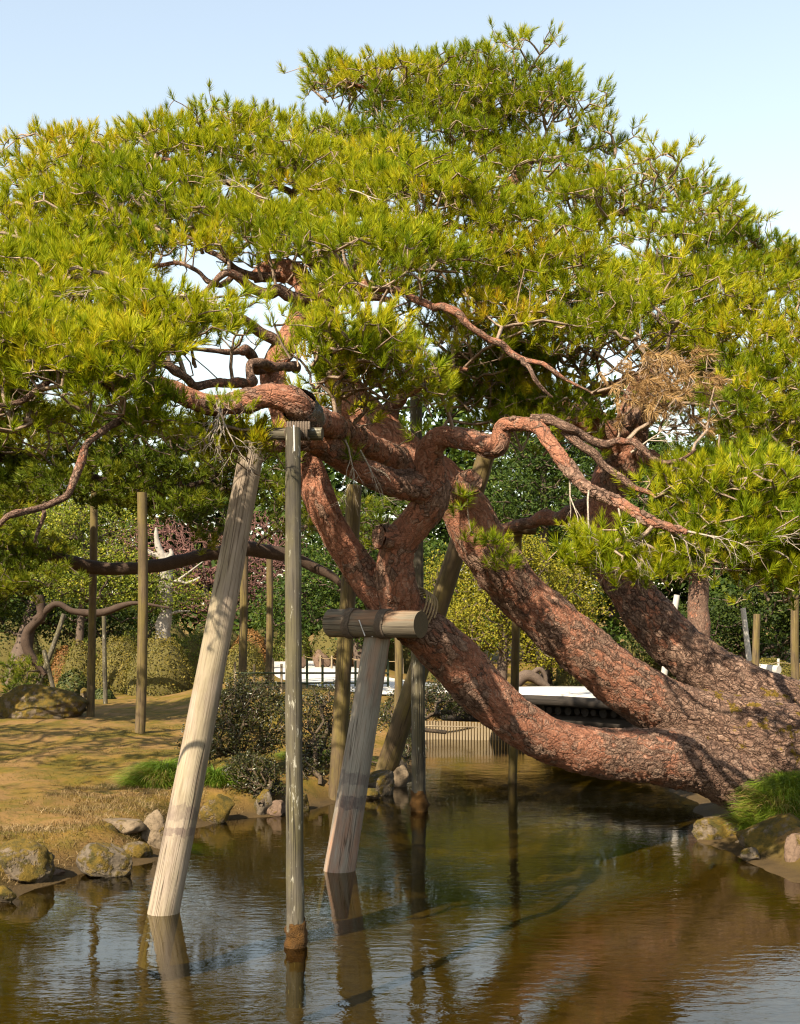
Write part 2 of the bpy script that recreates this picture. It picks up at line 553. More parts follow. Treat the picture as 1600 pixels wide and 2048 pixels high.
def poly_sd(P, poly):
    """signed distance, negative inside"""
    d = np.full(len(P), 1e9); inside = np.zeros(len(P), bool)
    n = len(poly)
    for i in range(n):
        A, B = poly[i], poly[(i + 1) % n]
        d = np.minimum(d, seg_dist(P, A, B))
        cond = ((A[1] > P[:, 1]) != (B[1] > P[:, 1]))
        xi = (B[0] - A[0]) * (P[:, 1] - A[1]) / (B[1] - A[1] + 1e-12) + A[0]
        inside ^= cond & (P[:, 0] < xi)
    return np.where(inside, -d, d)

def line_dist(P, L):
    return np.min([seg_dist(P, L[i], L[i + 1]) for i in range(len(L) - 1)], axis=0)

def ground(P):
    """height and shore distance at plan points"""
    P = np.asarray(P, float).reshape(-1, 2)
    P3 = np.concatenate([P, np.zeros((len(P), 1))], 1)
    wob = vnoise(P3, 1.6, 3) * 0.10 + vnoise(P3, 4.5, 4) * 0.04
    sd = np.minimum(poly_sd(P, POND), poly_sd(P, POND2)) + wob
    lawn = 0.36 + 0.05 * fbm(P3, 0.55, 3, 9) + 0.034 * fbm(P3, 2.0, 2, 5) + 0.012 * vnoise(P3, 6, 2)
    right = sstep(1.5, 4.5, P[:, 0]) * sstep(9, 14, P[:, 1])
    lawn = lawn + 0.16 * right
    dp = line_dist(P, PATHL)
    lawn = lawn + (ZP - 0.02 - lawn) * sstep(5.2, 2.1, dp) * sstep(20.5, 23.5, P[:, 1])
    lawn = lawn + sstep(45, 95, P[:, 1]) * 1.2 + sstep(90, 260, P[:, 1]) * 7
    bank = sstep(0.0, 0.55, sd) * 0.72 + sstep(0.3, 2.2, sd) * 0.28
    bed = -0.10 - 0.45 * sstep(0.0, 2.0, -sd) - 0.05 * vnoise(P3, 0.8, 8)
    h = np.where(sd > 0, 0.02 + (lawn - 0.02) * bank, 0.02 + (bed - 0.02) * sstep(0, 0.35, -sd))
    return h, sd

def gz(x, y):
    return float(ground([(x, y)])[0][0])

def axis_(segs):
    out = []
    for a, b, st in segs:
        out.append(np.arange(a, b, st))
    out.append([segs[-1][1]])
    return np.concatenate(out)

gx = axis_([(-400, -60, 20), (-60, -22, 2.0), (-22, -8, 0.35), (-8, 7, 0.10), (7, 16, 0.35), (16, 60, 2.2), (60, 400, 20)])
gy = axis_([(-60, -4, 4), (-4, 6, 0.8), (6, 21, 0.10), (21, 30, 0.18), (30, 60, 0.4), (60, 120, 3), (120, 900, 30)])
XX, YY = np.meshgrid(gx, gy)
PG = np.stack([XX.ravel(), YY.ravel()], 1)
HG, SDG = ground(PG)
nx, ny = len(gx), len(gy)
ii = (np.arange(ny - 1)[:, None] * nx + np.arange(nx - 1)[None, :]).ravel()
QG = np.stack([ii, ii + 1, ii + nx + 1, ii + nx], 1)

def mat_ground():
    m = newmat('ground_moss'); t = NT(m)
    g = t.n('NewGeometry').outputs['Position']
    sd = t.attr('sd', 'Fac')
    n1 = t.noise(t.mapping(g, (1, 0.8, 1)), 0.9, 5, 0.6, 0.6)
    n2 = t.noise(g, 5, 5, 0.65, 0.3)
    n3 = t.noise(g, 45, 4, 0.7)
    tan = t.mix(n3, (0.095, 0.052, 0.016), (0.21, 0.122, 0.042))
    gold = t.mix(n3, (0.066, 0.043, 0.004), (0.175, 0.105, 0.010))
    green = t.mix(n3, (0.030, 0.032, 0.004), (0.095, 0.078, 0.008))
    c = t.mix(t.ramp(n1, [(0.40, 0.0), (0.60, 1.0)]), tan, gold)
    c = t.mix(t.ramp(t.math('ADD', t.math('MULTIPLY', n2, 0.6), t.math('MULTIPLY', n1, 0.4)), [(0.46, 0.0), (0.58, 0.7)]), c, green)
    # earth at the water's edge and mud below it
    soil = t.mix(n2, (0.022, 0.015, 0.006), (0.080, 0.050, 0.020))
    c = t.mix(t.ramp(sd, [(0.05, 1.0), (0.42, 0.0)]), c, soil)
    bed = t.mix(t.noise(g, 1.3, 5, 0.62, 0.8), (0.050, 0.037, 0.008), (0.190, 0.132, 0.030))
    bed = t.mix(t.ramp(t.noise(g, 9, 4, 0.7), [(0.45, 0.0), (0.7, 0.6)]), bed, (0.035, 0.027, 0.009))
    under = t.ramp(t.math('MULTIPLY', sd, -1.0), [(0.13, 0.0), (0.26, 1.0)])
    c = t.mix(under, c, bed)
    h = t.math('ADD', t.math('MULTIPLY', n3, 0.5), n2)
    t.out(t.bsdf(c, 0.9, t.bump(h, 0.7, 0.035), 0.15))
    return m

ground_o = mk('ground', np.column_stack([PG, HG]), quads=QG, mat=mat_ground(), attrs={'sd': SDG}, smooth=True)
tag(ground_o, kind='structure')

# water: one sheet at z = 0, shallow and clear; the bed shows through, the scene mirrors in it
def mat_water():
    m = newmat('pond_water'); t = NT(m)
    g = t.n('NewGeometry').outputs['Position']
    big = t.noise(t.mapping(g, (0.55, 1.0, 1)), 2.2, 3, 0.5, 0.4)
    wav = t.noise(t.mapping(g, (1.0, 2.1, 1)), 5.5, 3, 0.55, 0.5)
    rip = t.noise(t.mapping(g, (1.0, 2.3, 1)), 17, 2, 0.5, 0.3)
    amt = t.ramp(t.noise(g, 0.55, 3, 0.5), [(0.38, 0.25), (0.66, 1.3)])
    h = t.math('MULTIPLY', t.math('ADD', t.math('ADD', t.math('MULTIPLY', wav, 1.0), t.math('MULTIPLY', rip, 0.16)), t.math('MULTIPLY', big, 0.9)), amt)
    nrm = t.bump(h, 1.0, 0.0032)
    # reflectance from either side (Schlick), so sunlight reaches the bed
    dt = t.n('VectorMath', operation='DOT_PRODUCT'); t.l(t.n('NewGeometry').outputs['Incoming'], dt.inputs[0]); t.l(nrm, dt.inputs[1])
    cz = t.math('SUBTRACT', 1.0, t.math('MINIMUM', t.math('ABSOLUTE', dt.outputs['Value']), 1.0))
    fac = t.math('ADD', t.math('MULTIPLY', t.math('POWER', cz, 5.0), 0.955), 0.045)
    gl = t.n('BsdfGlossy'); gl.inputs['Roughness'].default_value = 0.015; t.l(nrm, gl.inputs['Normal'])
    tr = t.n('BsdfTransparent'); tr.inputs['Color'].default_value = (0.43, 0.395, 0.19, 1)
    mx = t.n('MixShader'); t.l(fac, mx.inputs[0]); t.l(tr.outputs[0], mx.inputs[1]); t.l(gl.outputs[0], mx.inputs[2])
    t.out(mx.outputs[0])
    return m
wx0, wx1, wy0, wy1 = -24, 12, -4.5, 47
water = mk('water', [(wx0, wy0, 0), (wx1, wy0, 0), (wx1, wy1, 0), (wx0, wy1, 0)], quads=[(0, 1, 2, 3)], mat=mat_water())
tag(water, kind='structure')

M_gravel = mat_simple('white_gravel', (0.34, 0.315, 0.28), (0.46, 0.435, 0.40), 6, 0.9, 0.5, 120, 0.01)

def ribbon(name, line, half, z0, lift, mat):
    L = catmull(np.asarray(line, float), 60)
    T = unit(np.gradient(L, axis=0)); Nn = np.stack([-T[:, 1], T[:, 0]], 1)
    rows = []
    for u in np.linspace(-1, 1, 9):
        p = L + Nn * (u * half)
        h, _ = ground(p)
        rows.append(np.column_stack([p, np.maximum(h, z0) + lift + 0.03 * (1 - u * u)]))
    V = np.stack(rows, 1).reshape(-1, 3)
    n, k = len(L), 9
    i = (np.arange(n - 1)[:, None] * k + np.arange(k - 1)[None, :]).ravel()
    o = mk(name, V, quads=np.stack([i, i + 1, i + k + 1, i + k], 1), mat=mat, smooth=True)
    return tag(o, kind='structure')
ribbon('path_left', PATHL[:4], 1.55, 0.6, 0.02, M_gravel)
ribbon('path_right', PATHL[5:], 1.9, 0.6, 0.02, M_gravel)

# ------------------------------------------------------------------ the old pine over the water
M_bark = mat_bark('pine_bark', 1.0, True)
M_bark_f = mat_bark('pine_bark_thin', 1.9, False)
M_twig = mat_twig('pine_twigs', (0.13, 0.085, 0.058), (0.36, 0.275, 0.205))
M_dead = mat_twig('dead_pine_twigs', (0.22, 0.175, 0.135), (0.42, 0.36, 0.29))
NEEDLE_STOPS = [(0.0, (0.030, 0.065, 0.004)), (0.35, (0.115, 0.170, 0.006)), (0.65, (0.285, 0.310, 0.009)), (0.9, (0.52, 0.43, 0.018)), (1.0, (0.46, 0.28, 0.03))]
M_needle = mat_leaf('pine_needles', NEEDLE_STOPS, 0.42, 0.5, 0.12)
M_needle_dead = mat_leaf('dead_pine_needles', [(0.0, (0.14, 0.075, 0.028)), (0.5, (0.32, 0.195, 0.080)), (1.0, (0.48, 0.33, 0.15))], 0.3, 0.6, 0.2, (1, 0.9, 0.7))

pine_base = np.array([4.6, 13.4, 0.55])
pine = thing('pine_tree', pine_base, 'huge old pine with leaning red trunks reaching over the pond', 'tree')

# limbs: (px, py, depth, width px)
LB = [(1780, 1590, 13.6, 290), (1690, 1545, 13.5, 240), (1600, 1508, 13.5, 190), (1500, 1474, 13.5, 146), (1400, 1441, 13.6, 120), (1320, 1410, 13.6, 112), (1250, 1366, 13.5, 106), (1178, 1309, 13.4, 104), (1110, 1248, 13.3, 102),
      (1040, 1185, 13.2, 100), (991, 1129, 13.0, 98), (954, 1068, 12.9, 100), (925, 1012, 12.8, 96), (888, 966, 12.75, 92), (848, 935, 12.75, 88), (800, 902, 12.75, 84), (750, 850, 12.8, 78), (705, 800, 12.9, 70), (665, 730, 13.0, 60),
      (650, 640, 13.2, 52), (665, 540, 13.4, 42), (640, 440, 13.7, 30), (600, 360, 13.9, 18)]
LA = [(1620, 1640, 13.35, 124), (1540, 1606, 13.3, 116), (1475, 1568, 13.2, 108), (1400, 1532, 13.1, 108), (1310, 1513, 12.9, 108), (1225, 1506, 12.7, 98), (1140, 1493, 12.5, 90), (1068, 1466, 12.3, 88), (1000, 1413, 12.1, 96), (955, 1370, 12.0, 100),
      (917, 1328, 11.9, 102), (870, 1282, 11.7, 100), (822, 1240, 11.55, 94), (775, 1200, 11.45, 82), (724, 1145, 11.4, 66), (672, 1070, 11.3, 62), (640, 1000, 11.2, 62), (618, 940, 11.2, 60), (594, 880, 11.2, 58), (562, 810, 11.2, 54),
      (546, 750, 11.3, 52), (570, 690, 11.4, 46), (598, 630, 11.5, 40), (610, 580, 11.6, 38), (590, 548, 11.7, 44), (545, 541, 11.75, 40), (505, 556, 11.75, 22)]
LC = [(1800, 1530, 14.2, 240), (1700, 1480, 14.2, 190), (1600, 1440, 14.3, 144), (1525, 1402, 14.4, 118), (1450, 1362, 14.5, 104), (1372, 1305, 14.6, 94), (1305, 1240, 14.7, 86), (1258, 1178, 14.8, 82), (1222, 1110, 14.8, 80), (1208, 1045, 14.8, 78), (1214, 985, 14.9, 76),
      (1244, 920, 15.0, 74), (1262, 850, 15.1, 66), (1275, 790, 15.2, 52), (1310, 735, 15.3, 42), (1370, 690, 15.3, 34), (1430, 640, 15.4, 26), (1480, 570, 15.5, 16)]
LD = [(1246, 905, 15.0, 66), (1205, 860, 14.8, 62), (1150, 838, 14.7, 60), (1090, 815, 14.6, 52), (1040, 765, 14.6, 48), (1012, 700, 14.6, 44), (1028, 640, 14.7, 38), (1015, 560, 14.8, 34), (985, 480, 15.0, 30), (1000, 400, 15.2, 27), (1040, 340, 15.3, 22), (1010, 300, 15.4, 24), (935, 255, 15.5, 24), (880, 238, 15.5, 20), (830, 205, 15.4, 16), (770, 185, 15.3, 10), (690, 165, 15.2, 5)]
LA2 = [(800, 1215, 11.4, 80), (791, 1150, 11.2, 70), (797, 1090, 11.1, 66), (832, 1043, 11.0, 66), (864, 1000, 10.9, 66), (860, 950, 10.8, 62), (860, 900, 10.65, 50), (888, 873, 10.5, 42), (945, 882, 10.3, 40), (992, 893, 10.15, 40), (1003, 868, 10.1, 38), (1012, 850, 10.05, 28), (1070, 852, 9.9, 28),
       (1100, 885, 9.75, 26), (1140, 940, 9.6, 25), (1178, 978, 9.45, 22), (1235, 1003, 9.3, 20), (1300, 1042, 9.15, 18), (1375, 1063, 9.0, 9)]
LA2L = [(868, 975, 10.85, 58), (832, 972, 10.75, 56), (785, 966, 10.6, 50), (732, 945, 10.4, 48), (682, 915, 10.2, 48), (642, 888, 10.0, 46), (600, 878, 9.8, 42), (545, 885, 9.7, 38), (495, 872, 9.62, 32), (430, 862, 9.5, 24), (350, 868, 9.4, 14)]
LE = [(800, 930, 12.6, 60), (735, 890, 11.6, 50), (685, 862, 10.4, 46), (645, 842, 9.4, 48), (610, 832, 8.85, 54), (588, 805, 8.65, 54), (540, 792, 8.6, 48), (490, 802, 8.6, 44), (430, 810, 8.6, 40), (385, 798, 8.6, 38), (340, 778, 8.6, 36), (280, 768, 8.5, 34), (200, 765, 8.45, 30), (130, 722, 8.4, 26), (60, 690, 8.35, 24), (-40, 700, 8.3, 20), (-140, 690, 8.3, 12)]
BR = [  # thinner visible branches
    [(618, 660, 11.5, 30), (622, 610, 11.5, 40), (640, 582, 11.45, 36), (700, 570, 11.3, 30), (760, 580, 11.1, 26), (835, 600, 10.9, 20), (920, 632, 10.7, 20), (985, 682, 10.6, 17), (1040, 712, 10.5, 15), (1112, 742, 10.4, 11), (1195, 792, 10.3, 6)],
    [(640, 585, 11.45, 30), (580, 578, 11.3, 26), (500, 574, 11.2, 24), (440, 562, 11.1, 15), (390, 592, 11.0, 9), (330, 600, 10.9, 7)],
    [(630, 620, 11.5, 30), (690, 598, 11.3, 24), (730, 606, 11.2, 22), (780, 622, 11.1, 10)],
    [(560, 550, 11.7, 20), (490, 540, 11.6, 16), (445, 515, 11.5, 13), (405, 488, 11.5, 10), (340, 470, 11.5, 6)],
    [(470, 545, 11.6, 14), (420, 570, 11.4, 12), (380, 545, 11.3, 9), (300, 530, 11.2, 9), (200, 520, 11.0, 5)],
    [(1038, 712, 10.5, 11), (1066, 765, 10.35, 10), (1104, 808, 10.3, 5)],
    [(1066, 850, 9.9, 28), (1125, 856, 9.8, 23), (1205, 882, 9.7, 20), (1262, 905, 9.55, 16), (1312, 928, 9.45, 12), (1390, 903, 9.35, 5)],
    [(1130, 866, 9.8, 20), (1200, 916, 9.7, 19), (1262, 960, 9.6, 15), (1312, 988, 9.5, 7)],
    [(340, 788, 8.6, 24), (270, 822, 8.35, 18), (205, 870, 8.2, 17), (140, 958, 8.05, 17), (82, 1020, 7.95, 16), (30, 1052, 7.9, 14), (-60, 1090, 7.85, 10)],
    [(82, 1018, 7.95, 10), (65, 1065, 7.95, 9), (58, 1090, 7.95, 4)],
    [(540, 735, 11.2, 26), (500, 715, 10.6, 20), (455, 695, 10.2, 13), (375, 690, 9.9, 8), (300, 680, 9.7, 5)],
    [(590, 735, 11.3, 22), (520, 735, 10.4, 20), (470, 770, 9.6, 22), (400, 762, 9.2, 20), (300, 735, 9.0, 16), (200, 700, 8.9, 10)],
    [(130, 730, 8.4, 22), (80, 775, 8.2, 16), (30, 790, 8.1, 14), (-40, 800, 8.0, 10)],
    [(60, 690, 8.35, 20), (30, 660, 8.2, 16), (-30, 640, 8.1, 12)],
    [(665, 560, 13.3, 36), (600, 480, 13.0, 24), (520, 400, 12.8, 18), (420, 350, 12.8, 12), (300, 320, 12.8, 6)],
    [(640, 450, 13.6, 26), (560, 380, 13.0, 16), (440, 300, 13.3, 10), (330, 270, 13.5, 5)],
    [(660, 600, 13.2, 34), (760, 500, 13.2, 22), (880, 450, 13.0, 16), (1000, 470, 12.5, 10)],
    [(1000, 420, 15.1, 26), (900, 330, 15.1, 18), (790, 290, 15.0, 12), (690, 270, 14.9, 8)],
    [(1040, 345, 15.3, 22), (1100, 320, 15.4, 16), (1170, 290, 15.5, 8)],
    [(930, 255, 15.5, 20), (990, 215, 15.6, 16), (1060, 200, 15.7, 10)],
    [(1012, 560, 14.8, 28), (1100, 500, 14.5, 20), (1220, 430, 14.4, 16), (1330, 420, 14.4, 10)],
    [(1300, 745, 15.3, 34), (1350, 640, 15.0, 24), (1420, 560, 14.8, 16), (1500, 520, 14.7, 10)],
    [(1262, 850, 15.1, 40), (1330, 800, 14.3, 30), (1420, 790, 13.5, 22), (1520, 810, 12.8, 16), (1600, 830, 12.4, 10)],
    [(1262, 900, 15.0, 36), (1350, 940, 13.6, 28), (1430, 985, 12.0, 24), (1500, 1020, 10.8, 18), (1590, 1080, 10.2, 12)],
    [(1200, 840, 14.8, 36), (1170, 800, 14.0, 30), (1215, 770, 13.0, 24), (1280, 760, 12.0, 16), (1340, 780, 11.4, 8)],
    [(1214, 1000, 14.9, 44), (1150, 1015, 14.9, 34), (1090, 1035, 15.2, 30), (1030, 1052, 15.6, 26), (960, 1060, 16.0, 18)],
    [(1040, 640, 14.7, 28), (1120, 600, 13.8, 20), (1210, 560, 13.0, 14), (1290, 560, 12.4, 8)],
    [(760, 860, 12.8, 40), (800, 800, 12.6, 26), (850, 760, 12.2, 16), (930, 740, 11.9, 9)],
    [(560, 700, 11.4, 30), (480, 640, 11.0, 18), (380, 610, 10.4, 12), (260, 600, 10.0, 7)],
]

def seg_field(P, C):
    """distance of points to a tapering chain (negative inside)"""
    best = np.full(len(P), 1e9)
    for i in range(len(C) - 1):
        A, B = C[i, :3], C[i + 1, :3]
        AB = B - A
        u = np.clip(((P - A) @ AB) / (AB @ AB + 1e-12), 0, 1)
        d = np.linalg.norm(P - (A + u[:, None] * AB), axis=1) - (C[i, 3] + (C[i + 1, 3] - C[i, 3]) * u)
        best = np.minimum(best, d)
    return best

MAIN = [('trunk', LB, 0.026, 84, 'thick red-barked trunk leaning up from the bank'), ('limb', LA, 0.023, 80, 'lowest limb, nearly touching the water, forked on the log rest'), ('limb', LC, 0.03, 64, 'rearmost leaning limb'),
        ('limb', LD, 0.035, 40, None), ('limb', LA2, 0.02, 52, 'crooked limb bending above the log rest'), ('limb', LA2L, 0.022, 40, None), ('limb', LE, 0.022, 44, None)]
coarse = [resample(px_line(l), 0.16)[0] for _, l, *_ in MAIN]
ROOTS = []
for k, (nm, l, st, ns, lab) in enumerate(MAIN):
    C = px_line(l)
    V, q, tr, bk, dirs, R = tube(C, st, ns, 0.075, 1.9, 20 + k)
    n0 = len(dirs)
    # knuckles along the limb
    V[:n0] += dirs * (np.repeat(R[:, 3], ns) * 0.06 * vnoise(V[:n0], 4.2, 60 + k))[:, None]
    P = V[:n0]
    for it in range(3):
        push = np.zeros(n0)
        for j in range(len(MAIN)):
            if j == k: continue
            C2 = coarse[j]
            lo, hi = C2[:, :3].min(0) - 0.8, C2[:, :3].max(0) + 0.8
            sel = np.where(np.all((P > lo) & (P < hi), axis=1))[0]
            if not len(sel): continue
            f = seg_field(P[sel], C2)
            ok = (f < 0.35) & (f > -0.05)
            kk = 0.075
            push[sel[ok]] += kk * np.log1p(np.exp(-np.maximum(f[ok], 0) / kk)) * 0.22 * (1 if it == 0 else 0)
        P = P + dirs * np.minimum(push, 0.06)[:, None]
    V[:n0] = P
    # greyer, thicker bark towards the base of each stem; upper parts stay red
    hgt = V[:, 2]
    age = {0: 0.62, 1: 0.50, 2: 0.62, 3: 0.45, 4: 0.48, 5: 0.55, 6: 0.50}[k] + 0.0 * hgt
    if k in (0, 1, 2):
        age = age + 0.55 * sstep(1.6, 3.9, V[:, 0]) - 0.45 * sstep(2.2, 4.2, hgt)
    moss = np.zeros(len(V))
    if k in (0, 2):
        moss = 0.52 * sstep(2.5, 3.6, V[:, 0]) * sstep(2.4, 1.4, hgt)
    if k == 1:
        moss = 0.35 * sstep(2.6, 3.4, V[:, 0])
    o = mk(nm, V, tr, q, M_bark, pine, {'bk': bk, 'age': np.clip(age, 0, 1.2), 'moss': moss}, True)
    if lab: o['label'] = lab
    ROOTS.append(R[::6, :3][R[::6, 2] > 3.0])
for k, l in enumerate(BR):
    C = px_line(l)
    C[:, 3] *= 0.86 if k else 0.72
    # crooked: jog the inner control points a little in depth
    C[1:-1, 1] += np.array([0.10 * math.sin(2.1 * i + k) for i in range(len(C) - 2)])
    ws = np.array([p[3] for p in l])
    ns = 16 if ws.max() > 18 else 10
    C2, s_ = resample(C, 0.05)
    jit = np.stack([fbm(C2[:, :3] + 31.0 * k, 3.2, 2, 5 + j) for j in range(3)], 1)
    C2[:, :3] += jit * 0.07
    C2[:, 3] *= 1 + 0.22 * np.maximum(0, fbm(C2[:, :3] + 7.0 * k, 6.0, 2, 77))
    V, q, tr, bk, dirs, R = tube(C2, 0.03, ns, 0.16, 9, 90 + k)
    mk('branch', V, tr, q, M_bark_f, pine, {'bk': bk, 'age': np.full(len(V), 0.85 if ws.max() < 32 else 0.55), 'moss': np.zeros(len(V))}, True)
    ROOTS.append(R[::3, :3])
ROOTS = np.concatenate(ROOTS)

# cut stub and sawn knot
for (a, b, w, nm) in (((800, 1078, 11.05), (758, 1074, 10.9), 50, 'cut_stub'), ((920, 985, 12.6), (940, 962, 12.25), 52, 'cut_stub')):
    p0, p1 = W(*a), W(*b)
    C = np.array([list(p0) + [w * .55 * a[2] / FPX], list((p0 + p1) / 2) + [w * .5 * a[2] / FPX], list(p1) + [w * .46 * b[2] / FPX]])
    V, q, tr, bk, dirs, R = tube(C, 0.02, 28, 0.12, 5, 7)
    mk(nm, V, tr, q, M_bark, pine, {'bk': bk, 'age': np.full(len(V), 0.45), 'moss': np.full(len(V), 0.25)}, True)

# ---- needles
def needles(pos, axis, n=60, L=0.135, w=0.0075, spread=(0.25, 1.25), tone=None, shoot=0.08, droop=0.0):
    """tufts of needles, one thin blade each; returns V, tris, tone"""
    m = len(pos)
    pos = np.repeat(pos, n, 0); ax = np.repeat(axis, n, 0)
    Lr = np.repeat(L if np.ndim(L) else np.full(m, L), n) * rng.uniform(0.75, 1.1, m * n)
    ref = unit(rng.normal(size=(m * n, 3)))
    pr = unit(np.cross(ax, ref))
    u = rng.uniform(0, 1, m * n)
    ph = spread[1] - (spread[1] - spread[0]) * u + rng.normal(0, 0.12, m * n)
    d = ax * np.cos(ph)[:, None] + pr * np.sin(ph)[:, None]
    d[:, 2] -= droop
    d = unit(d)
    b = pos + ax * ((u - 0.6) * shoot)[:, None]
    side = unit(np.cross(d, unit(rng.normal(size=(m * n, 3))))) * (w * 0.5)
    V = np.stack([b - side, b + side, b + d * Lr[:, None]], 1).reshape(-1, 3)
    T = np.arange(m * n * 3).reshape(-1, 3)
    tn = np.repeat(tone, n) + rng.normal(0, 0.09, m * n)
    tn = np.stack([tn - 0.05, tn - 0.05, tn + 0.07], 1).ravel()
    return V, T, np.clip(tn, 0, 1)

def in_poly(P, poly):
    inside = np.zeros(len(P), bool); n = len(poly)
    for i in range(n):
        A, B = poly[i], poly[(i + 1) % n]
        c = ((A[1] > P[:, 1]) != (B[1] > P[:, 1]))
        inside ^= c & (P[:, 0] < (B[0] - A[0]) * (P[:, 1] - A[1]) / (B[1] - A[1] + 1e-12) + A[0])
    return inside

def pad_points(cen, rx, ry, n, dome, tilt, jit=0.06):
    """tufts on the upper face of one flat bough; tilt lowers its rim"""
    a = rng.uniform(0, TAU, n); rho = np.sqrt(rng.uniform(0, 1, n))
    lob = 1 + 0.25 * np.sin(3 * a + rng.uniform(0, TAU)) + 0.15 * np.sin(5 * a + rng.uniform(0, TAU))
    x = np.cos(a) * rho * rx * lob; y = np.sin(a) * rho * ry * lob
    z = dome * (1 - rho ** 2) + rng.normal(0, jit, n) + tilt[0] * x + tilt[1] * y
    P = cen + np.stack([x, y, z], 1)
    ax = np.stack([np.cos(a) * rho * 0.75 + tilt[0] * -0.4, np.sin(a) * rho * 0.75 - 0.25, np.full(n, 0.9)], 1) + rng.normal(0, 0.30, (n, 3))
    return P, unit(ax)

def pads_in(poly, spx, spy, dfun, dj):
    """bough centres over a patch of the crown, jittered brickwork in view, each at its own depth"""
    poly = np.array(poly, float)
    x0, y0 = poly.min(0); x1, y1 = poly.max(0)
    out = []
    row = 0
    y = y0 + spy * 0.4
    while y < y1:
        x = x0 + (spx / 2 if row % 2 else 0) + rng.uniform(0, spx * 0.4)
        while x < x1:
            p = (x + rng.normal(0, spx * 0.16), y + rng.normal(0, spy * 0.2))
            if in_poly(np.array([p]), poly)[0]:
                out.append(W(p[0], p[1], dfun(*p) + rng.uniform(-dj, dj)))
            x += spx
        y += spy; row += 1
    return np.array(out)

def lin(y0, d0, y1, d1):
    return lambda x, y: d0 + (d1 - d0) * (y - y0) / (y1 - y0)

